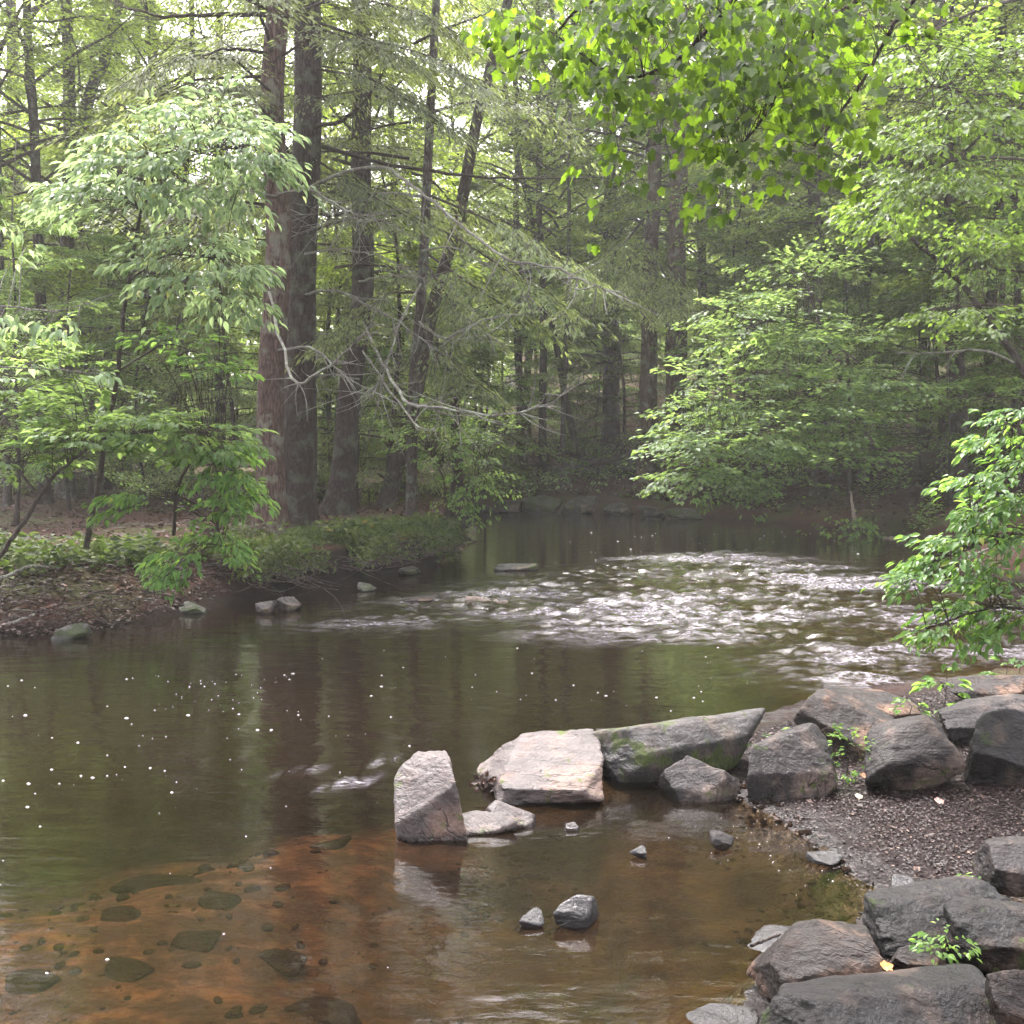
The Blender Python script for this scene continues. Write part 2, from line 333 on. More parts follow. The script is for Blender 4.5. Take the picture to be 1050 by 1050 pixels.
def height(x, y):
    x = np.asarray(x, float); y = np.asarray(y, float)
    d = sdist(x, y, WPOLY) + sstep(9, 7, y) * (.07 * fbm(x * 4, y * 4, s=77, o=3)); L = -d      # L>0 on land
    n1 = fbm(x * .35, y * .35, s=3); n2 = fbm(x * 1.6, y * 1.6, s=9, o=5)
    # banks
    near = sstep(13.5, 11.0, y - .12 * x) * sstep(-8, -2, x + 0 * y)
    near = np.where(y < 2, 1.0, near)
    farR = sstep(25, 31, y + x * 1.2) * sstep(-4, 1, x)              # far / right hillside
    wleft = np.interp(x, [-12, -5.5, -4.0, -2.8, -1.6], [2.2, 1.5, .8, .40, .35])
    hl = (.62 + .10 * n1) * sstep(-.15, 1, L / wleft) ** 1.0 + .03 * n2 * sstep(.1, 1, L)
    hl = hl + sstep(30, 60, y) * .018 * np.maximum(0, y - 30) 
    hf = .45 * sstep(0, 1.2, L) + .17 * np.clip(L - .8, 0, 60) ** 1.02 * sstep(.3, 4, L) + .5 * n1 * sstep(1, 8, L) + .12 * n2 * sstep(.3, 2, L)
    hf = np.minimum(hf, 12 + n1)
    hn = .05 * np.clip(L, 0, 3) + .06 * np.clip(L - 1.2, 0, 8) + .015 * n2 * sstep(.05, .5, L) + .30 * sstep(4.4, 3.0, y) * sstep(0, .6, L)
    hr = sstep(10, 13.5, x) * 0.05
    land = hl * (1 - near) * (1 - farR) + hf * farR * (1 - near) + hn * near + hr
    shallow = sstep(7.5, 5.2, y) * sstep(5, 2, np.abs(x + 1))
    pool = sstep(.2, .9, x) * sstep(7.8, 6.8, y)
    depth = .10 * sstep(0, .15, d) + np.clip(d, 0, 4) * .45
    depth = np.minimum(depth, 1.1)
    dsh = .12 + .10 * sstep(0, 1.5, d) + .03 * n2
    dor = .17 + .012 * n2
    orange = sstep(-2.6, 1.0, sdist(x, y, ORANGE) + .35 * fbm(x * 1.7, y * 2.2, s=5, o=2))
    near_d = np.where(pool > .5, np.minimum(depth, .30 + .04 * n2), depth)
    depth = near_d * (1 - orange) + dor * orange * sstep(0, .3, d)
    riff = sstep(-.5, 1.0, sdist(x, y, RIFF)); depth = depth * (1 - riff) + np.minimum(depth, .35) * riff
    return np.where(L > 0, land, -depth)

def zat(x, y): return float(height(np.array([x]), np.array([y]))[0])

def axis(segs):
    out = []
    for a, b, st in segs: out += list(np.arange(a, b, st))
    return np.array(out + [segs[-1][1]])

# ---- ground sheet
def build_ground():
    ax = axis([(-150, -80, 7), (-80, -30, 2.5), (-30, -12, .8), (-12, -4, .22), (-4, 6, .075), (6, 14, .25), (14, 40, 1.0), (40, 90, 3), (90, 150, 6)])
    ay = axis([(-40, -10, 5), (-10, 2, .8), (2, 9, .07), (9, 14, .12), (14, 24, .18), (24, 50, .4), (50, 100, 1.2), (100, 172, 6)])
    X, Y = np.meshgrid(ax, ay); Z = height(X, Y)
    V = np.stack([X, Y, Z], -1).reshape(-1, 3)
    nx, ny = len(ax), len(ay)
    i = (np.arange(ny - 1)[:, None] * nx + np.arange(nx - 1)[None]).ravel()
    F = np.stack([i, i + 1, i + nx + 1, i + nx], -1)
    x, y = V[:, 0], V[:, 1]
    mud = sstep(-.5, .2, sdist(x, y, MUD)); mud = np.maximum(mud, sstep(5.0, 4.2, y) * sstep(-1, 0, x))
    orange = sstep(-1.0, .7, sdist(x, y, ORANGE) + .75 * fbm(x * 1.7, y * 2.2, s=5, o=4))
    d = sdist(x, y, WPOLY)
    wet = sstep(-.45, .0, d + .12 * fbm(x * 3, y * 3, s=6))
    m, t, out = newmat('ground'); g = NT(t)
    P = g.pos()
    a1 = g.noise(P, .5, 5); a2 = g.noise(P, 6, 6, .65); a3 = g.noise(P, 38, 4, .7)
    litter = g.mix(g.ramp(a2, [(.35, 0.0), (.65, 1.0)]), (.022, .011, .008), (.058, .028, .020))
    litter = g.mix(g.ramp(a3, [(.5, 0.0), (.66, .6)]), litter, (.12, .065, .048))
    litter = g.mix(g.ramp(a1, [(.50, 0.0), (.62, .75)]), litter, (.050, .062, .020))
    mudc = g.mix(g.ramp(a3, [(.38, 0.0), (.7, 1.0)]), (.006, .0035, .0033), (.026, .015, .014))
    sand = g.mix(g.ramp(a2, [(.38, 0.0), (.6, 1.0)]), (.036, .019, .011), (.115, .060, .032))
    pat = g.noise(g.pos((1.0, 1.5, 1)), 4.2, 6, .66, .35)
    sand = g.mix(g.ramp(pat, [(.46, .9), (.58, 0.0)]), sand, (.028, .016, .010))
    silt = g.mix(g.ramp(g.noise(P, 3.2, 6, .7), [(.38, 0.0), (.62, 1.0)]), (.014, .010, .005), (.060, .040, .019))
    bed = g.mix(g.attr('orange'), silt, sand)
    geo = t.nodes.new('ShaderNodeNewGeometry'); sx = t.nodes.new('ShaderNodeSeparateXYZ'); g.l(geo.outputs['Normal'], sx.inputs[0])
    litter = g.mix(g.ramp(sx.outputs['Z'], [(.72, 1.0), (.88, 0.0)]), litter, g.mix(a2, (.005, .0035, .003), (.018, .012, .009)))
    col = g.mix(g.attr('mud'), litter, mudc)
    col = g.mix(g.attr('bed'), col, bed)
    col = g.mix(g.math('MULTIPLY', g.attr('wet'), .8), col, (.007, .005, .0045))
    wg = g.math('MULTIPLY', g.math('MULTIPLY', g.attr('wet'), g.attr('mud')), g.ramp(a2, [(.42, 1.0), (.56, .15)])); rg = g.mix(wg, g.mix(g.attr('mud'), (.9, .9, .9), g.ramp(a2, [(.4, .32), (.6, .75)])), (.14, .14, .14))
    hgt = g.math('ADD', g.math('MULTIPLY', a2, .6), g.math('MULTIPLY', a3, .5))
    bst = g.bump(g.math('ADD', hgt, g.math('MULTIPLY', g.noise(P, 22, 3, .6), 1.2)), .9, .035)
    g.l(g.bsdf(col, rg, g.math('ADD', .10, g.math('MULTIPLY', wg, .6)), bst), out.inputs[0])
    mb = MB().add(V, F, 0, True)
    me = mb.mesh('ground', [m], {'mud': mud, 'orange': orange, 'wet': wet * (1 - sstep(.05, .3, d)), 'bed': sstep(-.02, .06, d)})
    tag(obj('ground', me), 'brown forest floor, bank and stream bed', None, None, 'structure')
build_ground()

# ---- water
def riffle_mask(x, y):
    q = sdist(x, y, RIFF) + .5 * fbm(x * .8, y * .8, s=21)
    return sstep(-.5, 1.3, q)
def build_water():
    ax = axis([(-60, -14, 4), (-14, -6, .5), (-6, 9.5, .06), (9.5, 14, .3), (14, 60, 4)])
    ay = axis([(-12, 2, 1.2), (2, 9, .15), (9, 22, .055), (22, 30, .10), (30, 45, .5)])
    X, Y = np.meshgrid(ax, ay); x = X.ravel(); y = Y.ravel()
    Rm = riffle_mask(x, y)
    # ripples elongated across the flow
    wa = fbm(x * 1.1 + .8 * y, y * 1.9, s=31, o=2); wb = 1 - np.abs(fbm(x * 2.3, y * 4.2 + .5 * x, s=41, o=3)) * 2
    wc = fbm(x * 6, y * 9, s=51, o=2)
    Z = 1.35 * Rm * (.040 * wa + .046 * np.clip(wb, -1, 1) * (.5 + .5 * fbm(x * .7, y * .9, s=71)) + .030 * wc + .016 * fbm(x * 4.2, y * 6.5, s=55, o=3))
    Z += .0012 * fbm(x * .9, y * 2.4, s=61, o=2)
    wd = 1 - np.abs(fbm(x * 3.1 + .6 * wa, y * 6.5 + .8 * wa, s=83, o=4)) * 2.6
    foam = .85 * Rm * sstep(.42, 1.10, wd * .45 + wb * .25 + .75 * fbm(x * .55, y * 1.0, s=91, o=3) + .35 * wc + .18)
    # little race beside the first boulder
    S1 = pxl([(325, 812), (350, 792), (400, 775), (412, 790), (370, 805)]); S2 = pxl([(280, 800), (300, 788), (330, 782), (330, 790)])
    sm = np.maximum(sstep(-.06, .04, sdist(x, y, S1)), .8 * sstep(-.06, .03, sdist(x, y, S2)))
    Z += sm * .012 * fbm(x * 9, y * 22 + 8 * x, s=15, o=2); foam = np.maximum(foam, .6 * sm * sstep(.1, .5, fbm(x * 4, y * 24 + 9 * x, s=17, o=2)))
    V = np.stack([x, y, Z], -1); nx, ny = len(ax), len(ay)
    i = (np.arange(ny - 1)[:, None] * nx + np.arange(nx - 1)[None]).ravel()
    F = np.stack([i, i + 1, i + nx + 1, i + nx], -1)
    keep = (sdist(x, y, WPOLY) > -1.5)[F].any(1); F = F[keep]
    depth = np.maximum(0, -height(x, y)); murk = 1 - np.exp(-depth * 1.7)
    m, t, out = newmat('water'); g = NT(t)
    P = g.pos((1.0, 2.2, 1)); n1 = g.noise(P, 1.6, 3, .5, .3); n2 = g.noise(g.pos((1, 2.6, 1)), 7, 3, .55); n3 = g.noise(g.pos((1, 1.6, 1)), 30, 2)
    hh = g.math('ADD', g.math('ADD', g.math('MULTIPLY', n1, .22), g.math('MULTIPLY', n2, .04)), g.math('MULTIPLY', n3, g.math('ADD', .006, g.math('MULTIPLY', g.attr('riff'), .10))))
    nrmout = g.bump(hh, 1.0, .045)
    fr = t.nodes.new('ShaderNodeFresnel'); fr.inputs['IOR'].default_value = 1.333; g.l(nrmout, fr.inputs['Normal'])
    gl = t.nodes.new('ShaderNodeBsdfGlossy'); gl.inputs['Roughness'].default_value = .04; gl.inputs['Color'].default_value = (1, 1, 1, 1); g.l(nrmout, gl.inputs['Normal'])
    tr = t.nodes.new('ShaderNodeBsdfTransparent'); tr.inputs['Color'].default_value = (.84, .70, .52, 1)
    df = t.nodes.new('ShaderNodeBsdfDiffuse'); df.inputs['Color'].default_value = (.011, .0072, .0042, 1)
    mm = t.nodes.new('ShaderNodeMixShader'); g.l(g.attr('murk'), mm.inputs[0]); g.l(tr.outputs[0], mm.inputs[1]); g.l(df.outputs[0], mm.inputs[2])
    mf = t.nodes.new('ShaderNodeMixShader'); g.l(fr.outputs[0], mf.inputs[0]); g.l(mm.outputs[0], mf.inputs[1]); g.l(gl.outputs[0], mf.inputs[2])
    fo = g.bsdf((.40, .37, .42), .5, .3, nrmout)
    fm = g.math('MULTIPLY', g.attr('foam'), g.ramp(g.noise(g.pos((1, 1.6, 1)), 16, 5, .72), [(.42, .0), (.66, 1.0)]))
    mx = t.nodes.new('ShaderNodeMixShader'); g.l(fm, mx.inputs[0]); g.l(mf.outputs[0], mx.inputs[1]); g.l(fo, mx.inputs[2])
    g.l(mx.outputs[0], out.inputs[0])
    me = MB().add(V, F, 0, True).mesh('water', [m], {'riff': Rm, 'foam': np.clip(foam, 0, 1), 'murk': murk})
    tag(obj('water', me), 'dark brown stream water with a white riffle', None, None, 'structure')
build_water()

# ------------------------------------------------------------------ rocks
def ico(n):
    import bmesh
    bm = bmesh.new(); bmesh.ops.create_icosphere(bm, subdivisions=n, radius=1)
    V = np.array([v.co[:] for v in bm.verts]); F = np.array([[v.index for v in f.verts] for f in bm.faces]); bm.free(); return V, F
ICO = {n: ico(n) for n in (3, 4, 6)}
def rock_verts(seed, dims, n=6, box=.3, extra=9, p=40, rough=.055, planes=None, freq=3.0, ledge=.0, sink_face=.58):
    rng = np.random.default_rng(seed); D, F = ICO[n]
    N = []; K = []
    for ax_ in np.eye(3):
        for s in (1, -1):
            N.append(nrm(ax_ * s + rng.normal(0, box, 3))); K.append(rng.uniform(.72, .92))
    for _ in range(extra): N.append(nrm(rng.normal(0, 1, 3))); K.append(rng.uniform(.86, 1.05))
    if planes:
        for q in planes: N.append(nrm(np.array(q[:3], float))); K.append(q[3])
    if sink_face: N.append(nrm(np.array([rng.uniform(-.35, .35), -.62, .78]))); K.append(sink_face)
    N = np.array(N); K = np.array(K)
    q = np.maximum(D @ N.T, 0) / K
    r = (q ** p).sum(1) ** (-1 / p)
    V = D * r[:, None]
    a = V * freq
    nz = fbm(a[:, 0], a[:, 1], a[:, 2], seed, 5) + .35 * np.abs(fbm(a[:, 0] * 2.5, a[:, 1] * 2.5, a[:, 2] * 5, seed + 3, 3))
    V = V * (1 + rough * 1.6 * nz)[:, None]
    if ledge:
        h = V[:, 2] * 4.5 + .9 * V[:, 0] + fbm(a[:, 0] * .4, a[:, 1] * .4, s=seed + 2) * 1.2
        V[:, :2] *= (1 + ledge * (np.abs((h % 1) - .5) * 2 - .5))[:, None]
    ext = (V.max(0) - V.min(0)) / 2; V = (V - (V.max(0) + V.min(0)) / 2) / ext
    return V * np.array(dims), F
def rock(name, label, px, py, wpx, hpx, dep, mat, seed, base=0.0, rz=0, rx=0, ry=0, sink=.28, cat='rock', group=None, n=6, **kw):
    """px centre, py lowest visible contact; wpx/hpx apparent size; dep depth in metres"""
    c = gnd(px, py, base); Y = c[1]; rngm = math.hypot(c[1], CAMZ - base)
    Wm = wpx / FPX * rngm; Hm = hpx / FPX * rngm; th = math.atan2(CAMZ - base, Y)
    zx = max(.04, (Hm - dep * .75 * math.sin(th)) / math.cos(th))
    tot = zx * (1 + sink)
    V, F = rock_verts(seed, (Wm / 2, dep / 2, tot / 2), n=n, **kw)
    rot = np.array(Euler((rx, ry, rz)).to_matrix()); V = V @ rot.T
    # keep apparent width after rotation
    V[:, 0] *= Wm / (V[:, 0].max() - V[:, 0].min()); V[:, 2] *= tot / (V[:, 2].max() - V[:, 2].min())
    V[:, 2] -= V[:, 2].min() + tot * sink / (1 + sink)
    me = MB().add(V, F, 0, True).mesh(name, [M[mat]])
    o = obj(name, me); o.location = (c[0] * (1 + dep * .5 / Y), Y + dep * .45, base)
    return tag(o, label, cat, group)
G1 = 'boulders damming the pool'
rock('boulder', 'upright pale boulder with green left edge, leftmost of the row in the water', 441, 862, 78, 92, .46, 'rock_pale', 11, ry=-.08, box=.12, extra=4, planes=[(-.3, -.5, .8, .62)], group=G1)
rock('boulder', 'broad whitish slab boulder sloping to the water, second from the left end of the row', 553, 828, 134, 80, .85, 'rock_pale', 7, box=.32, extra=8, planes=[(0.05, -.5, .85, .40), (-.8, -.1, .5, .72), (.75, -.5, .3, .80)], group=G1)
rock('boulder', 'long log shaped grey boulder with mossy underside in the middle of the row', 703, 800, 190, 70, .42, 'rock_log', 8, base=.02, rz=.28, box=.15, p=24, extra=7, group=G1, rough=.05, ry=-.06, sink_face=.85, planes=[(-.9, -.4, .3, .8)])
rock('boulder', 'small squarish grey boulder in front of the long log shaped one', 717, 822, 80, 46, .3, 'rock_grey', 21, base=.0, group=G1)
rock('boulder', 'angular grey boulder with pinkish top corner between the small square one and the weeds', 808, 818, 102, 74, .42, 'rock_grey', 33, base=.03, group=G1, planes=[(.7, -.3, .6, .7)])
rock('boulder', 'long pale pink slab boulder leaning back with its tip towards the riffle', 862, 772, 106, 66, .55, 'rock_brown', 41, base=.10, rz=-.55, ry=.38, box=.1, group=G1)
rock('boulder', 'rounded triangular grey boulder with white wet streaks beside the weeds', 928, 812, 100, 78, .4, 'rock_grey', 52, base=.06, ry=-.1, p=24, group=G1, planes=[(-.75, -.2, .6, .62), (.8, -.2, .5, .75), (0, -.9, -.5, .7)])
rock('boulder', 'flat brown topped slab at the riffle edge behind the pink leaning slab', 893, 738, 112, 34, .5, 'rock_brown', 61, base=.05, ry=.12, box=.1, group=G1)
rock('boulder', 'tan slab behind the leafy seedling at the right edge', 1012, 722, 100, 34, .5, 'rock_brown', 73, base=.12, group=G1)
rock('boulder', 'long pinkish grey ledge boulder at the right edge above the dark block', 1022, 762, 135, 50, .45, 'rock_grey', 64, base=.15, rz=.1, ry=-.12, box=.1, group=G1)
rock('boulder', 'blocky dark grey boulder with cracked face cut off by the right edge', 1040, 806, 105, 78, .4, 'rock_dark', 85, base=.12, group=G1)
rock('rock', 'low tan rock tip showing behind the left end of the long boulder', 628, 760, 34, 14, .2, 'rock_brown', 91, n=4)
rock('rock', 'low wet pinkish slab lying in the water under the broad whitish boulder', 492, 857, 76, 24, .22, 'rock_pale', 92, sink=.8, n=4)
rock('rock', 'thin flat pinkish slab tilted against the foot of the broad whitish boulder', 524, 850, 52, 30, .22, 'rock_pale', 93, ry=.3, sink=.5, n=4)
G2 = 'rocks on the near bank'
rock('rock', 'flat light grey rock with lichen spots at the right edge of the mud', 1046, 916, 92, 56, .34, 'rock_grey', 101, base=.25, group=G2, box=.1)
rock('rock', 'big long dark grey rock with moss in its seam below the mud', 975, 985, 190, 76, .4, 'rock_dark', 102, base=.14, rz=.2, box=.12, group=G2, p=26)
rock('rock', 'rounded dark rock bulging over the moss at the right edge', 1022, 992, 110, 70, .34, 'rock_dark', 109, base=.17, group=G2, p=22)
rock('rock', 'small flat brown rock between the big slabs near the orange leaf', 943, 998, 62, 30, .16, 'rock_brown', 103, base=.20, group=G2)
rock('rock', 'blocky rock with rusty brown sloping top at the pool edge', 830, 1036, 112, 84, .34, 'rock_brown', 104, base=.06, ry=-.15, rz=-.2, group=G2, planes=[(-.2, -.4, .9, .6)])
rock('rock', 'thin wet slab lying behind the rusty topped rock', 812, 984, 98, 34, .3, 'rock_wet', 105, base=.02, ry=.1, group=G2)
rock('rock', 'long dark slab with green moss crossing the bottom right corner', 905, 1108, 260, 92, .40, 'rock_dark', 106, base=.12, rz=.12, box=.12, group=G2)
rock('rock', 'grey rock lying in leaves in the bottom right corner', 1040, 1060, 60, 62, .2, 'rock_brown', 107, base=.22, group=G2)
rock('rock', 'dark wet lump of rock at the bottom edge of the pool', 742, 1062, 70, 24, .2, 'rock_wet', 108, base=.0, group=G2)
G3 = 'stones poking out of the pool'
rock('stone', 'pyramid shaped dark wet stone, largest in the small pool', 591, 952, 46, 34, .13, 'rock_wet', 111, group=G3, n=4, p=30)
rock('stone', 'small round dark stone beside the pyramid shaped stone', 545, 952, 25, 19, .09, 'rock_wet', 112, group=G3, n=4)
rock('stone', 'tiny dark wet stone alone in the small pool below the log shaped boulder', 654, 880, 17, 13, .07, 'rock_wet', 113, group=G3, n=4)
rock('stone', 'small wedge stone with white top near the mud edge', 739, 871, 25, 18, .10, 'rock_grey', 114, group=G3, n=4, ry=.25)
rock('stone', 'flat wet stone lying in the glistening mud edge', 846, 888, 36, 14, .14, 'rock_wet', 115, base=.01, group=G3, n=4)
rock('stone', 'dark rounded stone in the mud above the big long rock', 924, 915, 30, 20, .14, 'rock_wet', 116, base=.05, group=G3, n=4)
rock('stone', 'sliver of pale stone just breaking the water below the whitish boulder', 586, 852, 15, 7, .05, 'rock_pale', 117, group=G3, n=4)
G4 = 'rocks along the stream'
rock('rock', 'flat dark rock alone in calm water beyond the riffle', 529, 586, 46, 9, .55, 'rock_dark', 121, group=G4, n=4, box=.1)
rock('rock', 'low reddish rock in the left part of the riffle', 432, 618, 38, 8, .5, 'rock_brown', 122, group=G4, n=4)
rock('rock', 'small green mossy rock at the foot of the overhanging bank', 376, 607, 20, 10, .3, 'rock_moss', 123, group=G4, n=4)
rock('rock', 'round grey rock beside the white topped one under the left bank', 273, 630, 22, 15, .28, 'rock_grey', 124, group=G4, n=4)
rock('rock', 'grey rock with a bright white spot under the left bank', 297, 627, 26, 16, .3, 'rock_grey', 125, group=G4, n=4)
rock('rock', 'mossy low rock in the debris under the left bank', 197, 630, 34, 14, .35, 'rock_moss', 126, group=G4, n=4)
rock('rock', 'round mossy rock at the left waterline below the leaves', 74, 656, 36, 18, .35, 'rock_moss', 127, group=G4, n=4)
rock('rock', 'flat dark stone at the tip of the left bank', 300 + 118, 590, 26, 10, .35, 'rock_dark', 128, group=G4, n=4)
G5 = 'boulders on the far shore'
for k, (a, b, c_, d_, mt, lb) in enumerate([
    (521, 526, 30, 14, 'rock_dark', 'dark boulder at the left end of the far shore'), (556, 526, 44, 19, 'rock_moss', 'green mossy boulder hump on the far shore, left of the darker gap'),
    (594, 527, 40, 19, 'rock_dark', 'dark boulder with a bare face between the mossy hump and the fallen trunk'), (634, 528, 34, 13, 'rock_grey', 'low grey boulder on the far shore under the red leaf litter'),
    (668, 530, 30, 12, 'rock_dark', 'low dark boulder at the far shore under the leafy boughs'), (500, 527, 22, 10, 'rock_dark', 'small dark boulder where the far shore meets the left bank'),
    (702, 533, 40, 13, 'rock_moss', 'mossy boulder in the shade under the overhanging tree'), (604, 470, 40, 12, 'rock_grey', 'flat grey outcrop up on the far slope'),
    (648, 478, 46, 16, 'rock_moss', 'mossy outcrop on the far slope right of the flat grey one'), (575, 500, 30, 9, 'rock_moss', 'mossy rock half way up the far slope')]):
    bz = 0 if b > 510 else None
    if bz is None:
        Yq = 47.0; p_ = at(a, b, Yq)
        for _ in range(30):
            zq = zat(p_[0], p_[1]); p_ = gnd(a, b, zq) if zq < 2.0 else at(a, b, Yq)
        bz = zat(p_[0], p_[1])
        if bz >= 2.0 or p_[1] > 70: 
            p_ = at(a, b, 47); bz = p_[2]
        V, F = rock_verts(200 + k, (c_ / FPX * p_[1] / 2, .7, .5), n=4)
        o = obj('boulder', MB().add(V, F, 0, True).mesh('boulder', [M[mt]])); o.location = (p_[0], p_[1], zat(p_[0], p_[1]) + .1); tag(o, lb, 'rock', G5)
    else: rock('boulder', lb, a, b, c_, d_, 1.0, mt, 200 + k, group=G5, n=4)
G6 = 'dark stones lying on the stream bed'
for k, (a, b, c_, d_, lb) in enumerate([
    (30, 1020, 60, 26, 'dark oval sunken stone at the left edge'), (130, 1008, 56, 26, 'dark oval sunken stone with a pale rim left of centre'),
    (160, 905, 95, 14, 'long dark sunken stone at the top of the orange sand'), (330, 872, 60, 14, 'dark sunken stone at the right of the orange sand near the boulders'),
    (122, 948, 46, 14, 'small grey sunken stone on the orange sand'), (225, 935, 46, 14, 'flat brown sunken stone in the middle of the orange sand'),
    (285, 985, 60, 26, 'grey sunken stone under the pale reflection'), (330, 1030, 90, 18, 'long sunken stone near the bottom edge'), (200, 975, 50, 20, 'brown sunken stone below the middle of the orange sand')]):
    p_ = gnd(a, b, -.22); zb = zat(p_[0], p_[1])
    V, F = rock_verts(300 + k, (c_ / FPX * p_[1] / 2, max(.09, d_ / FPX * p_[1] * 1.6 / 2), .05), n=4, p=10)
    o = obj('sunken_stone', MB().add(V, F, 0, True).mesh('sunken_stone', [M['rock_bed']])); o.location = (p_[0], p_[1], zb - .004); tag(o, lb, 'stone', G6)

# ------------------------------------------------------------------ trees: trunks and crowns
def trunk_mesh(path, r0, r1, mat, seed, sides=14, flare=1.5, rough=.07, name='trunk'):
    path = np.asarray(path, float); n = len(path)
    K = max(18, int(np.linalg.norm(path[-1] - path[0]) / .45)); 
    s = np.linspace(0, n - 1, K); P = np.stack([np.interp(s, np.arange(n), path[:, i]) for i in range(3)], -1)
    for _ in range(3): P[1:-1] = (P[:-2] + 2 * P[1:-1] + P[2:]) / 4
    hgt = np.concatenate([[0], np.cumsum(np.linalg.norm(np.diff(P, axis=0), axis=1))])
    P[:, 0] += .03 * np.minimum(hgt, 3) * vnoise(hgt * .35, hgt * 0, s=seed); P[:, 1] += .03 * np.minimum(hgt, 3) * vnoise(hgt * .35, hgt * 0 + 9, s=seed)
    rr = r0 + (r1 - r0) * (hgt / hgt[-1]) ** .9; rr = rr * (1 + (flare - 1) * np.exp(-hgt / (r0 * 1.6)))
    V, F = tubes(P[None], rr[None], sides)
    ang = np.tile(np.linspace(0, 2 * np.pi, sides, endpoint=False), K); hz = np.repeat(hgt, sides); rv = np.repeat(rr, sides)
    c = np.repeat(P, sides, 0)
    k = 1 + rough * fbm(np.cos(ang) * 2.2, np.sin(ang) * 2.2, hz * .8, seed, 3) + .16 * (np.sin(ang * 4 + seed) + .5 * np.sin(ang * 7 + seed * 2)) * np.exp(-hz / (r0 * 1.8))
    V = c + (V - c) * k[:, None]
    return MB().add(V, F, 0, True).mesh(name, [M[mat]])

def limb_paths(rng, zs, az, Ln, elev, droop, K=6, start_r=.05):
    """N limbs from the axis: returns (N,K,3)"""
    t = np.linspace(0, 1, K)[None]
    hd = np.stack([np.cos(az), np.sin(az)], -1)
    hor = start_r + Ln[:, None] * t * np.cos(elev)[:, None]
    up = Ln[:, None] * t * np.sin(elev)[:, None] - droop[:, None] * Ln[:, None] * t ** 2
    P = np.zeros((len(zs), K, 3)); P[..., 0] = hor * hd[:, :1]; P[..., 1] = hor * hd[:, 1:]; P[..., 2] = zs[:, None] + up
    side = np.stack([-hd[:, 1], hd[:, 0]], -1); wig = rng.normal(0, .05, (len(zs), K)) * Ln[:, None] * t
    P[..., :2] += wig[..., None] * side[:, None]; P[..., 2] += rng.normal(0, .02, (len(zs), K)) * Ln[:, None] * t
    return P
def crown_mesh(name, seed, zs, Ln, elev, droop, rl, nspray, L, W, nleaf, size, aspect, tpl, lmat, sdroop=.15, jit=.35, tmin=.25, twigmat='twig', ldroop=.2, thick=.05, up=0.0):
    rng = np.random.default_rng(seed); N = len(zs)
    az = rng.uniform(0, 2 * np.pi) + np.arange(N) * 2.4 + rng.normal(0, .4, N)
    P = limb_paths(rng, zs, az, Ln, elev, droop)
    mb = MB(); Rr = rl * (Ln / Ln.max())[:, None] * np.linspace(1, .15, P.shape[1])[None]
    V, F = tubes(P, Rr, 5); mb.add(V, F, 0, True)
    # sprays
    t = tmin + (1 - tmin) * (np.arange(nspray)[None] + rng.random((N, nspray))) / nspray; t = t ** .85
    s = t * (P.shape[1] - 1); i = np.clip(s.astype(int), 0, P.shape[1] - 2); f = (s - i)[..., None]
    idx = np.arange(N)[:, None]
    B = P[idx, i] * (1 - f) + P[idx, i + 1] * f; T = nrm(P[idx, i + 1] - P[idx, i])
    a = rng.choice([-1, 1], (N, nspray)) * rng.uniform(.25, 1.1, (N, nspray)) * (1.15 - .6 * t)
    ca, sa = np.cos(a), np.sin(a); D = np.stack([T[..., 0] * ca - T[..., 1] * sa, T[..., 0] * sa + T[..., 1] * ca, T[..., 2] * .5 + rng.normal(up, .12, (N, nspray))], -1)
    D = nrm(D); Ls = L * rng.uniform(.6, 1.25, (N, nspray)) * np.clip(Ln[:, None] / Ln.mean(), .5, 1.3)
    B = B.reshape(-1, 3); D = D.reshape(-1, 3); Ls = Ls.ravel()
    V, F, rn = spray(rng, B, D, Ls, W, nleaf, size, aspect, tpl, sdroop, jit, ldroop, thick); mb.add(V, F, 1, False, rn)
    u = np.linspace(0, .9, 4)[None, :, None]; TP = B[:, None] + u * Ls[:, None, None] * D[:, None]; TP[..., 2] -= sdroop * Ls[:, None] * u[..., 0] ** 2
    V, F = tubes(TP, np.full((len(B), 4), .008) * np.linspace(1, .4, 4)[None], 3); mb.add(V, F, 0, True)
    return mb.mesh(name, [M[twigmat], M[lmat]])
def lin(rng, n, a, b, j=0): return np.linspace(a, b, n) + rng.normal(0, j, n)

def crown_broad(seed, z0=6, z1=22, n=46, Lmax=5.0, size=.15, lm='leaf_far'):
    rng = np.random.default_rng(seed); zs = lin(rng, n, z0, z1, .3); k = (zs - z0) / (z1 - z0)
    Ln = Lmax * (.55 + .55 * np.sin(np.pi * np.clip(k * .85 + .12, 0, 1))) * rng.uniform(.6, 1.1, n)
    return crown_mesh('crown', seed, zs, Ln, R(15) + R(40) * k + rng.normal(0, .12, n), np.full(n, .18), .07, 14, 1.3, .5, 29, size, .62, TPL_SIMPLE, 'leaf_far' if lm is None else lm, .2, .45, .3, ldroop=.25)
def crown_under(seed, z0=1.5, z1=8, n=28, Lmax=3.2, size=.125, lm='leaf_under'):
    rng = np.random.default_rng(seed); zs = lin(rng, n, z0, z1, .15); k = (zs - z0) / (z1 - z0)
    Ln = Lmax * (1.0 - .6 * k) * rng.uniform(.6, 1.1, n)
    return crown_mesh('crown', seed, zs, Ln, R(12) + R(25) * k + rng.normal(0, .1, n), np.full(n, .22), .03, 12, 1.0, .5, 34, size, .62, TPL_SIMPLE, lm, .12, .28, .25, ldroop=.15, thick=.03)
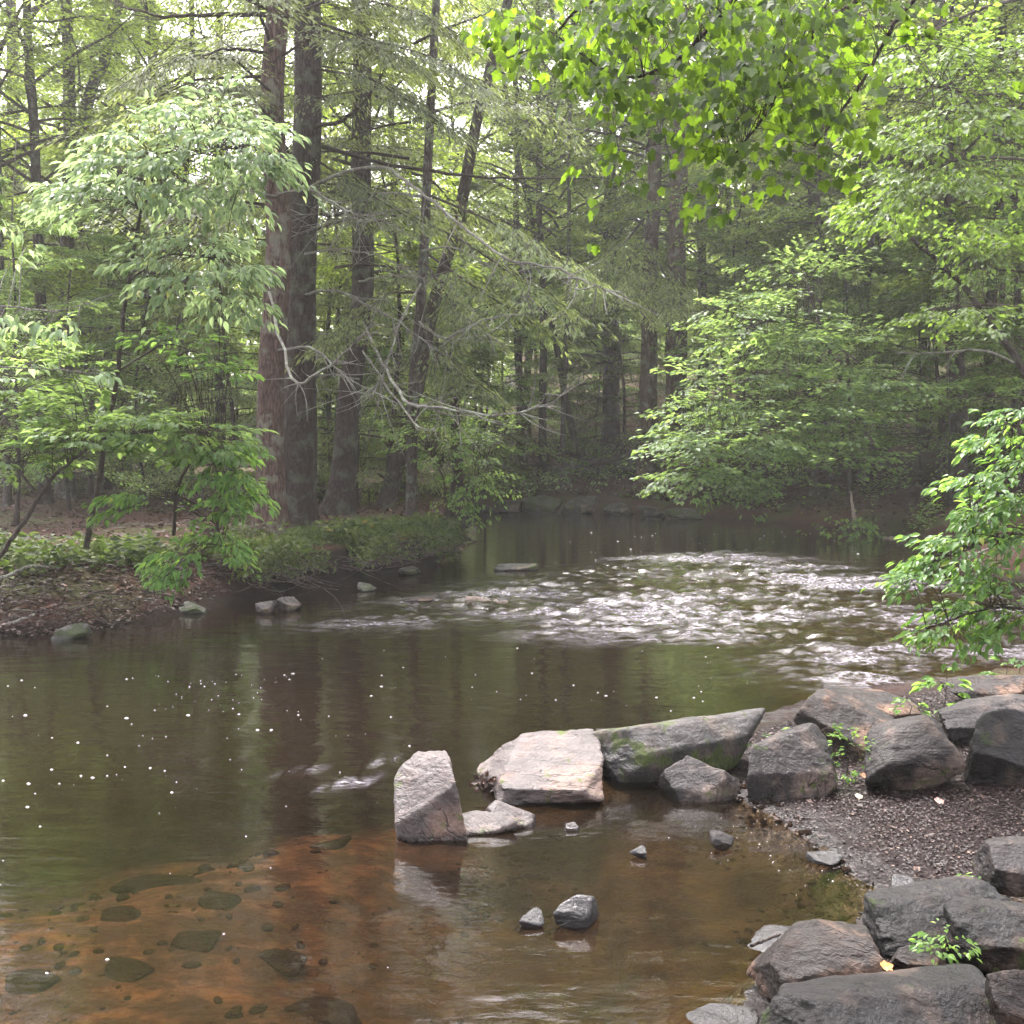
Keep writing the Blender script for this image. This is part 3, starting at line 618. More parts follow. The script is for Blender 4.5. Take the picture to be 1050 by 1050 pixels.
def crown_hemlock(seed, z0=3, z1=24, n=70, Lmax=4.2, lm='needle', dead=.25):
    rng = np.random.default_rng(seed); zs = lin(rng, n, z0, z1, .2); k = (zs - z0) / (z1 - z0)
    Ln = Lmax * (1.0 - .7 * k) * rng.uniform(.55, 1.1, n)
    return crown_mesh('crown', seed, zs, Ln, R(8) + R(8) * k + rng.normal(0, .1, n), np.full(n, .28), .045, 13, .9, .42, 30, .15, .34, TPL_NEEDLE, lm, .38, .25, .30, ldroop=.3, thick=.03)
CR = {}
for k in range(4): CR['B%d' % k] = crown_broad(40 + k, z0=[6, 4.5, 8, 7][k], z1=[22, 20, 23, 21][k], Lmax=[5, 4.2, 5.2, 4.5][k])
for k in range(3): CR['U%d' % k] = crown_under(50 + k, z0=[1.2, 1.8, .8][k], z1=[8, 10, 5.5][k], n=[28, 32, 24][k], Lmax=[3.2, 3.5, 2.6][k])
for k in range(3): CR['H%d' % k] = crown_hemlock(60 + k, z0=[4, 6, 1.0][k], z1=[24, 24, 12][k], n=[46, 42, 54][k], Lmax=[4.2, 4.5, 3.2][k])

def tree(label, cat, px, py, Y, wpx, top, crown, mat, H=20, cs=1.0, rz=0.0, group=None, name='tree', sides=14, dy=0.0, flare=1.4, r1f=.45, mid=None, cz=0.0, zb=None):
    """hand placed tree: base pixel column px at depth Y, leaning so the trunk passes pixel (top, 0)"""
    b = at(px, py, Y); z = zat(b[0], b[1]) if zb is None else zb; b = np.array([b[0], b[1], z - .08])
    ztop = at(px, 0, Y)[2] - b[2]; slope = ((top - px) / FPX * Y) / ztop
    root = thing(name, label, cat, b, group)
    r0 = wpx / FPX * Y / 2
    pts = [(0, 0, 0)]
    if mid: pts += [((mx_ - px) / FPX * Y, dy * .3, at(mx_, my_, Y)[2] - b[2]) for mx_, my_ in mid]
    pts += [(slope * H, dy, H)]
    # resample the polyline evenly
    pts = np.array(pts, float); seg = np.concatenate([[0], np.cumsum(np.linalg.norm(np.diff(pts, axis=0), axis=1))])
    q = np.linspace(0, seg[-1], 12); path = np.stack([np.interp(q, seg, pts[:, i]) for i in range(3)], -1)
    obj('trunk', trunk_mesh(path, r0, r0 * r1f, mat, int(px * 7 + Y), sides, flare), root)
    if crown:
        c = obj('crown', CR[crown] if isinstance(crown, str) else crown, root); c.rotation_euler = (0, math.atan(slope), rz); c.scale = (cs, cs, cs); c.location = (0, 0, cz)
    return root, b
def branch(root, b, pts, r0, r1, mat, name='dead_branch', twigs=0, seed=0, leafmat=None, tl=.5):
    """pts: list of (px, py, Y) in view; a child of a tree"""
    rng = np.random.default_rng(seed); P = np.array([at(*p) for p in pts]) - b
    n = len(P); K = n * 5; s = np.linspace(0, n - 1, K); Q = np.stack([np.interp(s, np.arange(n), P[:, i]) for i in range(3)], -1)
    for _ in range(2): Q[1:-1] = (Q[:-2] + 2 * Q[1:-1] + Q[2:]) / 4
    Q[1:] += rng.normal(0, .012, (K - 1, 3))
    mb = MB(); V, F = tubes(Q[None], np.linspace(r0, r1, K)[None], 6); mb.add(V, F, 0, True)
    if twigs:
        i = rng.integers(K // 4, K - 1, twigs); B = Q[i]; T = nrm(Q[i] - Q[i - 1]); D = nrm(T * .7 + rng.normal(0, .5, (twigs, 3)) + np.array([0, 0, -.25]))
        Lt = tl * rng.uniform(.4, 1.6, twigs); u = np.linspace(0, 1, 6)
        TP = B[:, None] + (u[None] * Lt[:, None])[..., None] * D[:, None] + (u[None] ** 2 * Lt[:, None] * .3)[..., None] * rng.normal(0, 1, (twigs, 1, 3)); 
        V, F = tubes(TP, (np.linspace(1, .25, 6)[None] * np.full((twigs, 1), min(r0 * .35, .012))), 4); mb.add(V, F, 0, True)
    return obj(name, mb.mesh(name, [M[mat]]), root)

# --- signature trees on the left bank
tA, bA = tree('big reddish ridged hemlock trunk standing foremost at the left bank edge', 'tree', 277, 545, 21.5, 29, 292, 'H1', 'bark_red', H=25, rz=.3, sides=28, name='hemlock_tree', group='hemlocks on the left bank', flare=1.45, cz=3.0)
tB, bB = tree('big dark hemlock trunk just right of and behind the reddish one', 'tree', 302, 535, 23.5, 36, 324, 'H0', 'bark_dark', H=25, rz=2.0, sides=24, name='hemlock_tree', group='hemlocks on the left bank', cz=3.0)
tD, bD = tree('thick hemlock with wide foot, right of the two big trunks', 'tree', 347, 522, 28, 26, 362, 'H0', 'bark_dark', H=24, rz=4.0, sides=20, name='hemlock_tree', group='hemlocks on the left bank', mid=[(372, 300)], cz=2.5)
tC, bC = tree('slim dark trunk tight behind the big dark hemlock', 'tree', 320, 520, 27, 10, 318, 'H1', 'bark_dark', H=18, rz=1, name='hemlock_tree', group='hemlocks on the left bank', cz=2, cs=.8)
tE, bE = tree('thin straight trunk between the wide footed hemlock and the leaning one', 'tree', 364, 515, 32, 7, 372, 'H1', 'bark_dark', H=18, rz=3, name='hemlock_tree', group='hemlocks on the left bank', cs=.8, cz=2)
tG, bG = tree('slender hemlock with scarred foot nearest the tip of the left bank', 'tree', 421, 532, 24.5, 12, 452, 'H1', 'bark_grey', H=20, rz=5, name='hemlock_tree', group='hemlocks on the left bank', mid=[(432, 300)], cz=2.5, cs=.9)
tF, bF = tree('dark trunk leaning right behind the slender scarred hemlock', 'tree', 393, 518, 31, 17, 520, 'B3', 'bark_dark', H=18, rz=2, group='trees on the left bank', mid=[(412, 455)])
# curved trunk overhanging the water with a leafy bush top
tH, bH = tree('short crooked tree leaning over the water at the tip of the left bank', 'tree', 457, 541, 25, 16, 500, None, 'bark_dark', H=3.6, group='trees on the left bank', mid=[(470, 500)], flare=1.6, r1f=.5)
# dead lichen branches
branch(tB, bB, [(312, 195, 23), (355, 175, 21.5), (395, 170, 20.5), (425, 192, 19.5), (470, 228, 18.5), (520, 268, 17.5), (565, 272, 17), (600, 290, 16.6), (640, 300, 16.4)], .038, .008, 'dead_twig', twigs=34, seed=1, tl=.7)
branch(tB, bB, [(330, 150, 23.3), (400, 170, 24), (490, 182, 24.5), (560, 184, 25), (612, 182, 25)], .05, .012, 'twig', twigs=14, seed=2)
branch(tA, bA, [(276, 300, 21), (300, 400, 17), (345, 372, 16.5), (385, 330, 16)], .03, .010, 'dead_twig', twigs=14, seed=3, tl=.5)
branch(tD, bD, [(372, 330, 27), (395, 380, 21), (420, 417, 18), (450, 417, 17), (500, 427, 16.5), (555, 420, 16), (600, 390, 15.5)], .035, .008, 'dead_twig', twigs=26, seed=4, tl=.6)
branch(tD, bD, [(372, 360, 26), (400, 400, 20), (430, 440, 18), (448, 440, 17.5), (450, 418, 17.3)], .025, .006, 'dead_twig', twigs=10, seed=5, tl=.5)
branch(tG, bG, [(430, 330, 24), (455, 350, 22), (490, 330, 20.5), (530, 322, 19.5)], .03, .008, 'dead_twig', twigs=24, seed=6, tl=.7)
branch(tG, bG, [(432, 290, 24.4), (410, 330, 22), (395, 380, 21), (380, 410, 20)], .03, .006, 'dead_twig', twigs=24, seed=7, tl=.8)
branch(tA, bA, [(284, 15, 21.5), (230, 15, 21.3), (170, 18, 21), (120, 5, 21)], .05, .02, 'twig', 'limb', twigs=10, seed=8)
branch(tA, bA, [(284, 55, 21.5), (235, 50, 20.5), (190, 60, 20)], .04, .01, 'twig', 'limb', twigs=10, seed=9)
branch(tB, bB, [(318, 130, 23.5), (350, 125, 22.8), (375, 105, 22.4), (400, 60, 22)], .05, .02, 'twig', 'limb', twigs=8, seed=10)
for k in range(12):
    rg = random.Random(k); a0 = rg.uniform(140, 400); s_ = rg.choice([-1, 1])
    t_, b_, xx, yy = ((tA, bA, 285, 21), (tB, bB, 312, 23), (tD, bD, 368, 27), (tG, bG, 432, 24))[k % 4]
    branch(t_, b_, [(xx, a0, yy + .3), (xx + s_ * 35, a0 - 6, yy - .6), (xx + s_ * rg.uniform(70, 105), a0 + rg.uniform(-5, 30), yy - 1.5), (xx + s_ * rg.uniform(110, 140), a0 + rg.uniform(15, 60), yy - 2)], .028, .006, 'dead_twig', twigs=26, seed=20 + k, tl=.75)

# --- left background
GL = 'trees in the left woods'
tree('tall dark straight trunk at far left behind the bright sapling', 'tree', 46, 500, 34, 13, 38, 'B0', 'bark_dark', H=24, rz=1, group=GL, cz=1)
tK, bK = tree('tall tree forking into two stems high above the bright sapling', 'tree', 66, 490, 38, 18, 72, 'B2', 'bark_grey', H=24, rz=2, group=GL, mid=[(78, 160)])
branch(tK, bK, [(80, 150, 38), (92, 95, 38), (108, 60, 38), (125, -10, 38)], .22, .15, 'bark_grey', 'fork_stem', twigs=0, seed=1)
tree('short wide footed trunk left of a twin pair under the sapling leaves', 'tree', 131, 492, 52, 12, 128, 'B1', 'bark_dark', H=20, rz=2, group=GL)
tree('left one of the dark twin trunks standing close together in the left woods', 'tree', 155, 495, 46, 12, 150, 'B3', 'bark_dark', H=20, rz=3, group=GL)
tree('thicker right one of the dark twin trunks standing close together in the left woods', 'tree', 172, 500, 42, 16, 165, 'H0', 'bark_dark', H=22, rz=3, group=GL)
tree('dark trunk leaning right beside the twin pair in the left woods', 'tree', 181, 505, 38, 10, 205, 'B1', 'bark_dark', H=20, rz=4, group=GL)
tree('slim tree at the left edge whose stem rises past the top', 'tree', 8, 500, 33, 8, 5, 'B3', 'bark_grey', H=20, rz=5, group=GL)
tree('stout grey trunk far back near the left edge', 'tree', 18, 470, 50, 22, 22, 'B1', 'bark_grey', H=22, rz=1, group=GL)
tree('pale trunk rising through the gap between the bright sapling and the reddish hemlock', 'tree', 225, 495, 42, 12, 232, 'B2', 'bark_grey', H=23, rz=2.5, group=GL)
# --- centre and right background
GC = 'trees on the far slope'
def far(px, Y, wpx, top, cr, mat, label, **kw):
    return tree(label, 'tree', px, 470, Y, wpx, top, cr, mat, group=GC, **kw)
far(556, 47, 9, 552, 'B2', 'bark_dark', 'thin dark trunk with pale left edge above the mossy shore boulders', H=22, rz=1)
far(534, 50, 9, 528, 'B0', 'bark_dark', 'thin dark trunk left of the pale edged one on the far slope', H=22, rz=2)
far(577, 45, 6, 586, 'B3', 'bark_grey', 'very thin pale striped trunk in the centre of the far slope', H=20, rz=3)
far(596, 48, 8, 500, 'B1', 'bark_dark', 'dark trunk leaning left across the centre of the far woods', H=20, rz=4)
far(626, 52, 19, 622, 'B2', 'bark_dark', 'broad dim trunk in shade right of the leaning one on the far slope', H=24, rz=5)
far(662, 43, 20, 670, 'B3', 'bark_red', 'broad brown trunk, left of the close pair at the far bank', H=24, rz=2, cz=3)
far(690, 42, 24, 698, 'B1', 'bark_red', 'broadest brown trunk, right of the close pair at the far bank', H=24, rz=3, cz=4)
far(722, 48, 12, 712, 'B0', 'bark_dark', 'dark trunk just right of the broad brown pair', H=22, rz=1)
far(830, 44, 14, 826, 'B2', 'bark_dark', 'dark straight trunk above the layered leafy tree', H=23, rz=1.5)
far(884, 38, 9, 890, 'B3', 'bark_grey', 'slim pale trunk leaning right behind the layered leafy tree', H=18, rz=2.5)
far(905, 40, 14, 900, 'B1', 'bark_dark', 'dark trunk just right of the slim pale one', H=22, rz=4.5)
tR, bR = far(985, 31, 19, 955, 'B0', 'bark_dark', 'thick trunk clothed with climbing leaves near the right edge', H=23, rz=0.5, cz=1)
far(1012, 36, 13, 1020, 'B2', 'bark_dark', 'straight dark trunk right of the leaf clothed one', H=22, rz=5)
far(945, 46, 10, 940, 'H1', 'bark_dark', 'thin dark trunk left of the leaf clothed one', H=22, rz=5, cz=2)
far(772, 52, 10, 768, 'B1', 'bark_dark', 'thin trunk deep in the woods above the riffle', H=22, rz=5)
# leaning tree across right side
lb_ = at(1075, 420, 24); rl_ = thing('leaning_tree', 'bare tree leaning left out of the right edge, its top crossing the leafy backdrop', 'tree', (lb_[0], lb_[1], zat(lb_[0], lb_[1])), None)
ob_ = np.array(rl_.location)
branch(rl_, ob_, [(1110, 520, 24), (1062, 400, 24), (1030, 350, 24), (985, 288, 24), (930, 240, 23.8), (895, 208, 23.6), (862, 185, 23.5)], .10, .02, 'bark_dark', 'trunk', twigs=6, seed=70, tl=1.2)
branch(rl_, ob_, [(1040, 372, 24), (1010, 358, 23), (960, 362, 22.5), (920, 362, 22)], .03, .01, 'dead_twig', 'dead_branch', twigs=6, seed=71)
branch(rl_, ob_, [(985, 288, 24), (965, 275, 24), (940, 278, 23.5)], .03, .01, 'bark_dark', 'dead_branch', twigs=4, seed=72)

# --- random forest behind
ARCH = {}
def arch(key, crown, H, r, mat, seed, cz=0):
    root = thing({'B': 'forest_tree', 'U': 'understory_tree', 'H': 'hemlock_tree'}[crown[0]], '', 'tree')
    rng = random.Random(seed); path = [(0, 0, 0)] + [(rng.uniform(-.15, .15) * k, rng.uniform(-.15, .15) * k, H * k / 4) for k in range(1, 5)]
    obj('trunk', trunk_mesh(path, r, r * .35, mat, seed, 10), root); c = obj('crown', CR[crown], root); c.location = (0, 0, cz)
    ARCH[key] = root
for k in range(4): arch('B%d' % k, 'B%d' % k, 21, [.14, .11, .16, .12][k], ['bark_dark', 'bark_grey'][k % 2], 80 + k)
for k in range(3): arch('U%d' % k, 'U%d' % k, [7.5, 9.5, 5][k], [.06, .07, .04][k], 'bark_dark', 90 + k)
for k in range(3): arch('H%d' % k, 'H%d' % k, [23, 23, 11][k], [.2, .22, .09][k], 'bark_dark', 95 + k)
LAB = {'B': 'tall leafy tree with dark trunk among the dense hazy far woods', 'U': 'small leafy understory tree among the dense hazy woods', 'H': 'feathery hemlock among the dense hazy woods'}
GRP = {'B': 'tall leafy trees filling the far woods', 'U': 'small trees under the far woods', 'H': 'hemlocks filling the far woods'}
rng = np.random.default_rng(7); placed = []; used = set()
def put(key, x, y, s=1.0, rz=None, lab=None, grp=None):
    z = zat(x, y) - .05; root = ARCH[key]; rz = rng.uniform(0, 6.28) if rz is None else rz
    lean = (rng.normal(0, .03), rng.normal(0, .03), rz)
    if key not in used:
        used.add(key); o = root; o.location = (x, y, z); o.rotation_euler = lean; o.scale = (s, s, s)
    else: o = copy_tree(root, '', (x, y, z), rot=lean, s=s)
    o['label'] = lab or LAB[key[0]]; o['group'] = grp or GRP[key[0]]; return o
def cand(n, y0, y1, keys, mind, smin=.85, smax=1.15, xr=None, wm=2.5):
    k = 0; tries = 0
    while k < n and tries < n * 60:
        tries += 1
        y = y0 + (y1 - y0) * rng.random() ** .8; x = rng.uniform(-.56, .56) * y if xr is None else rng.uniform(*xr) * y
        if float(sdist(np.array([x]), np.array([y]), WPOLY)[0]) > -wm: continue
        if any((x - a) ** 2 + (y - b) ** 2 < mind ** 2 for a, b in placed): continue
        pxx = 525 + FPX * x / y
        if 175 < pxx < 305 and keys[0][0] == 'B': continue
        if 500 < pxx < 660 and y < 49: continue
        if y < 36 and x < 1: continue                 # the left bank stays open
        placed.append((x, y)); put(keys[rng.integers(len(keys))], x, y, rng.uniform(smin, smax)); k += 1
cand(24, 46, 62, ['B0', 'B1', 'B2', 'B3', 'B1', 'B3', 'H1'], 2.6)
cand(26, 62, 112, ['B0', 'B1', 'B2', 'B3', 'B1'], 3.2)
cand(64, 44, 80, ['U0', 'U1', 'U2', 'U1', 'U0', 'U1', 'H2'], 2.0)
cand(22, 38, 60, ['U0', 'U1', 'U0', 'H2'], 1.8, xr=(-.5, -.02))
cand(12, 30, 44, ['U0', 'U1'], 2.2, xr=(.1, .56), wm=3)
cand(10, 30, 44, ['B0', 'B3'], 2.6, xr=(.2, .6), wm=3)
COLS = [(-999, 60, 'at the left edge'), (60, 130, 'behind the bright sapling stem'), (130, 215, 'behind the dark twin trunks'), (215, 265, 'left of the reddish hemlock'), (265, 345, 'behind the two big hemlocks'), (345, 420, 'behind the wide footed hemlock'),
        (420, 500, 'behind the crooked leaning tree'), (500, 590, 'above the mossy shore boulders'), (590, 650, 'left of the broad brown pair'), (650, 735, 'behind the broad brown pair'), (735, 830, 'above the left tiers of the overhanging tree'),
        (830, 920, 'above the right tiers of the overhanging tree'), (920, 1000, 'behind the ivy clothed trunk'), (1000, 2999, 'at the right edge')]
ORD = 'first second third fourth fifth sixth seventh eighth ninth tenth eleventh twelfth thirteenth fourteenth fifteenth sixteenth'.split()
def label_random():
    rows = {}
    for o in C.objects:
        if o.get('group') in GRP.values():
            px = 525 + FPX * o.location.x / o.location.y
            c = [t for a, b, t in COLS if a <= px < b][0]; rows.setdefault((o['group'], c), []).append(o)
    for (g_, c), L in rows.items():
        k = [k for k, v in GRP.items() if v == g_][0]
        for i, o in enumerate(sorted(L, key=lambda o: o.location.y)):
            o['label'] = {'B': 'tall leafy tree', 'U': 'small leafy understory tree', 'H': 'feathery dark hemlock'}[k] + ' ' + c + ', ' + ORD[min(i, 15)] + ' one back'
label_random()
# shrubby small trees placed by hand: (px, Y, kind, scale, label)
for a, Y_, k_, s_, lb in [
    (70, 31, 'U0', .95, 'small layered tree behind the bright sapling at far left'), (150, 34, 'U1', .9, 'small layered tree behind the twin trunks'),
    (15, 24, 'U1', .75, 'small leafy tree at the left edge behind the diagonal sapling'), (238, 30, 'H2', .8, 'young hemlock just left of the reddish trunk'), (395, 33, 'H2', .95, 'young hemlock behind the slender scarred trunk'),
    (470, 43, 'H2', 1.0, 'young hemlock over the bend left of the mossy boulders'), (560, 53, 'U1', .95, 'small leafy tree between the thin trunks high on the far slope'), (610, 55, 'U0', 1.1, 'small leafy tree high on the far slope behind the broad dim trunk'), (640, 50, 'H2', 1.0, 'young hemlock left of the broad brown pair'), (520, 54, 'U1', 1.0, 'small leafy tree high behind the left thin trunk'),
    (750, 40, 'U1', 1.2, 'small tree with layered leaves right of the broad brown pair'), (1045, 28, 'U1', 1.0, 'small leafy tree at the right edge behind the leaning one'), (445, 42, 'U0', 1.1, 'small leafy tree behind the crooked leaning one'),
    (960, 33, 'U0', 1.0, 'small leafy tree left of the leaf clothed trunk'), (870, 36, 'U1', 1.0, 'small leafy tree behind the slim pale trunk'), (345, 40, 'H2', 1.2, 'young hemlock far behind the wide footed trunk')]:
    p_ = at(a, 480, Y_); put(k_, p_[0], p_[1], s_, lab=lb, grp='small trees picked out by light')
for a, Y_, k_, s_, lb in [
    (110, 44, 'H0', 1.0, 'tall hemlock behind the forked tree'),
    (410, 45, 'H0', 1.05, 'tall hemlock seen between the dead branches'), (470, 50, 'B0', 1.0, 'tall leafy tree above the crooked leaning one'), (800, 48, 'B3', 1.0, 'tall leafy tree behind the overhanging maple leaves'), (330, 50, 'B3', 1, 'tall leafy tree behind the big hemlock pair')]:
    p_ = at(a, 480, Y_); put(k_, p_[0], p_[1], s_, lab=lb, grp='tall trees picked out behind the bank')

# far woods as one mass beyond the trees one can tell apart
def build_far_forest():
    rg = np.random.default_rng(99); n = 90000
    a = rg.uniform(-.66, .66, n); r = rg.uniform(105, 150, n); x = np.sin(a) * r; y = np.cos(a) * r
    g0 = height(x, y); z = g0 + rg.random(n) ** 1.5 * 24
    N = nrm(rg.normal(0, .6, (n, 3)) + [0, 0, 1]); D = rg.normal(0, 1, (n, 3)); S = rg.uniform(.5, 1.1, n)
    keep = vnoise(x * .15, y * .15, z * .2, 4) > -.55
    V, F, rn = leaves(np.stack([x, y, z], -1)[keep], D[keep], N[keep], S[keep], S[keep] * .8, TPL_SIMPLE, rg)
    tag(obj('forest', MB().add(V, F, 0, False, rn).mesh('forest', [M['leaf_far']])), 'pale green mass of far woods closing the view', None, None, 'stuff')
build_far_forest()

# ------------------------------------------------------------------ leafy plants built spray by spray
def plant(name, label, cat, base, stems, blobs, leaf, twig='twig', tpl=TPL_OVATE, seed=0, group=None, crown='foliage', stemname='stem', lsize=.12, aspect=.5, nleaf=14, L=.45, W=.5, droop=.2, jit=.35, ldroop=.35, thick=.06, dirx=None, tw=.006, twk=4):
    """stems: polylines [(px,py,Y)...], r0, r1; blobs: (px,py,rx,ry,Y,dY,n)"""
    rg = np.random.default_rng(seed); base = np.asarray(base, float)
    root = thing(name, label, cat, base, group); SP = []
    for k, (pts, r0, r1) in enumerate(stems):
        P = np.array([p if len(p) == 4 else at(*p) for p in pts], dtype=object)
        P = np.array([np.array(at(*p)) if len(p) == 3 else np.array(p[:3], float) for p in pts]) - base
        n = len(P); K = n * 5; s = np.linspace(0, n - 1, K); Q = np.stack([np.interp(s, np.arange(n), P[:, i]) for i in range(3)], -1)
        for _ in range(2): Q[1:-1] = (Q[:-2] + 2 * Q[1:-1] + Q[2:]) / 4
        Q[1:-1] += rg.normal(0, r0 * .25, (K - 2, 3)); SP.append(Q)
        V, F = tubes(Q[None], np.linspace(r0, r1, K)[None], 7); obj(stemname, MB().add(V, F, 0, True).mesh(stemname, [M[twig]]), root)
    SPa = np.concatenate(SP); mb = MB()
    for (a, b, rx, ry, Y_, dY, n) in blobs:
        th = rg.uniform(0, 2 * np.pi, n); rr = np.sqrt(rg.random(n)); Yn = Y_ + rg.uniform(-dY, dY, n)
        B = np.array([at(a + rx * r_ * math.cos(t_), b + ry * r_ * math.sin(t_), y_) for r_, t_, y_ in zip(rr, th, Yn)]) - base
        d2 = ((B[:, None] - SPa[None]) ** 2).sum(-1); kk = min(twk, len(SPa)); o_ = np.argsort(d2, 1)[:, :kk]; Np = SPa[o_[np.arange(n), rg.integers(0, kk, n)]]
        D = nrm(B - Np); D[:, 2] = D[:, 2] * .4 - .05; 
        if dirx is not None: D = D * .5 + np.array(dirx)[None] * .7
        D = nrm(D + rg.normal(0, .35, D.shape) * [1, 1, .4]); Ls = L * rg.uniform(.6, 1.3, n)
        V, F, rn = spray(rg, B, D, Ls, W, nleaf, lsize, aspect, tpl, droop, jit, ldroop, thick); mb.add(V, F, 1, False, rn)
        u = np.linspace(0, .9, 4)[None, :, None]; TP = B[:, None] + u * Ls[:, None, None] * D[:, None]; TP[..., 2] -= droop * Ls[:, None] * u[..., 0] ** 2
        V, F = tubes(TP, np.full((n, 4), tw * .5), 3); mb.add(V, F, 0, True)
        # connecting twigs from the stem to the spray
        u = np.linspace(0, 1, 6)[None, :, None]; TP = Np[:, None] * (1 - u) + B[:, None] * u; TP[..., 2] += (.12 * np.linalg.norm(B - Np, axis=1))[:, None] * np.sin(np.pi * u[..., 0])
        V, F = tubes(TP, np.full((n, 6), tw) * np.linspace(1.2, .5, 6)[None], 3); mb.add(V, F, 0, True)
    obj(crown, mb.mesh(crown, [M[twig], M[leaf]]), root); return root

# bright sapling upper left
b_ = at(88, 560, 15.5); b_ = (b_[0], b_[1], zat(b_[0], b_[1]) - .05)
plant('sapling', 'sapling with a bright pale crown of drooping leaves at the upper left', 'sapling', b_,
      [([(88, 562, 15.5), (100, 500, 15.5), (118, 400, 15.2), (130, 300, 15), (143, 220, 14.8), (160, 170, 14.6)], .045, .015), ([(130, 290, 15), (170, 260, 14.6), (230, 265, 14.4)], .015, .006),
       ([(143, 215, 14.8), (190, 160, 14.6), (250, 150, 14.4)], .015, .006), ([(122, 380, 15.2), (170, 350, 14.6), (225, 370, 14.3)], .015, .006)],
      [(200, 112, 40, 6, 14.5, .9, 18), (240, 135, 38, 7, 14.3, .9, 19), (160, 140, 42, 7, 14.5, .9, 18), (200, 162, 62, 6, 14.5, .9, 22), (112, 165, 40, 6, 14.6, .9, 16), (265, 165, 26, 12, 14.3, .6, 16), (95, 195, 30, 6, 14.6, .9, 16), (150, 190, 50, 7, 14.5, .9, 24), (220, 195, 40, 7, 14.5, .8, 16), (90, 215, 24, 5, 14.6, .6, 8), (200, 250, 40, 6, 14.4, .9, 16), (235, 275, 30, 8, 14.3, .6, 13), (190, 285, 30, 6, 14.3, .6, 9), (235, 300, 22, 6, 14.3, .5, 8), (150, 265, 24, 5, 14.4, .6, 6)],
      'leaf_pale', seed=11, lsize=.155, aspect=.42, nleaf=16, L=.50, W=.5, droop=.22, ldroop=.32, jit=.35, thick=.05)
b_ = at(60, 575, 14.2); b_ = (b_[0], b_[1], zat(b_[0], b_[1]) - .05)
plant('sapling', 'thin diagonal sapling at far left under a flat layer of bluish green leaves', 'sapling', at(-6, 575, 13.5),
      [([(-6, 578, 13.5), (25, 535, 13.5), (52, 490, 13.6), (90, 458, 13.6), (150, 440, 13.6), (215, 445, 13.5)], .032, .008), ([(40, 510, 13.6), (10, 470, 13.8), (-40, 430, 14)], .02, .006)],
      [(60, 415, 60, 55, 14.5, .8, 46), (20, 370, 40, 40, 14.8, .8, 28), (100, 445, 50, 14, 13.7, .5, 26), (160, 440, 60, 14, 13.6, .5, 38), (220, 450, 34, 18, 13.5, .4, 24), (25, 465, 40, 15, 13.8, .5, 20), (20, 420, 30, 40, 14.2, .5, 20)],
      'leaf_under', seed=12, lsize=.125, aspect=.65, nleaf=15, L=.42, W=.55, droop=.08, ldroop=.18, jit=.22, thick=.03)
b_ = at(232, 545, 16.5); b_ = (b_[0], b_[1], zat(b_[0], b_[1]) - .05)
plant('sapling', 'leafy sapling with bright green drooping leaves reaching the water left of the reddish trunk', 'sapling', b_,
      [([(178, 548, 16), (180, 500, 15.4), (205, 455, 14.6), (235, 470, 14)], .03, .008), ([(180, 520, 16), (215, 520, 14.4), (228, 560, 13.8)], .016, .005)],
      [(238, 462, 26, 5, 14, .6, 16), (232, 485, 28, 6, 14, .6, 18), (244, 505, 22, 6, 14, .5, 15), (228, 522, 18, 5, 14, .4, 10), (215, 545, 16, 6, 14, .4, 9), (240, 560, 10, 10, 13.8, .3, 7), (188, 570, 18, 6, 13.6, .4, 12), (180, 588, 12, 6, 13.5, .3, 8), (135, 510, 18, 7, 13.8, .4, 11), (128, 525, 10, 5, 13.8, .3, 4), (225, 385, 22, 10, 14.2, .4, 8), (175, 352, 34, 5, 14.2, .5, 9), (205, 372, 16, 5, 14.2, .5, 5)],
      'leaf_bright', seed=13, lsize=.12, aspect=.46, nleaf=13, L=.34, W=.55, droop=.25, ldroop=.38, jit=.35)
b_ = at(-30, 540, 14); b_ = (b_[0], b_[1], zat(b_[0], b_[1]) - .05)
plant('hanging_branch', 'pale bare twigs with a few yellow green leaves reaching in from the left edge', 'branch', at(-160, 330, 12),
      [([(-200, 350, 12), (-20, 376, 12), (50, 378, 12), (105, 384, 12)], .014, .004), ([(-160, 300, 12), (-10, 312, 12), (60, 320, 12), (120, 300, 12)], .014, .004), ([(-160, 150, 12), (0, 143, 12), (60, 138, 12)], .010, .003)],
      [(10, 325, 20, 8, 12, .2, 6), (55, 330, 30, 8, 12, .2, 8), (35, 375, 12, 8, 12, .2, 3), (108, 380, 8, 5, 12, .2, 2), (12, 240, 30, 30, 12.5, .3, 6), (60, 350, 8, 6, 12, .1, 2)],
      'leaf_pale', twig='dead_twig', seed=14, lsize=.12, aspect=.5, nleaf=6, L=.2, W=.5, droop=.35, ldroop=.6)

# overhanging layered tree on the far right bank
b_ = at(900, 470, 31); zz = zat(b_[0], b_[1]); b_ = np.array([b_[0], b_[1], zz - .1])
layers = [(725, 486, 50, 10, 27.5, 1.5, 34), (708, 455, 40, 14, 28, 1.5, 34), (770, 455, 70, 16, 28, 2, 64), (760, 420, 70, 14, 28.5, 2, 60), (840, 430, 60, 16, 29, 2, 50), (900, 400, 60, 12, 29.5, 2, 46), (840, 385, 70, 14, 29.5, 2, 56),
          (790, 350, 60, 14, 30, 2, 46), (860, 345, 50, 12, 30, 2, 34), (800, 310, 50, 14, 30.5, 2, 34), (760, 320, 36, 12, 30, 2, 22), (820, 275, 45, 12, 31, 2, 28), (745, 380, 40, 12, 29, 2, 24), (860, 465, 45, 12, 28.5, 1.5, 26), (790, 488, 40, 8, 27.5, 1.2, 14), (870, 530, 24, 6, 28.5, 1, 8)]
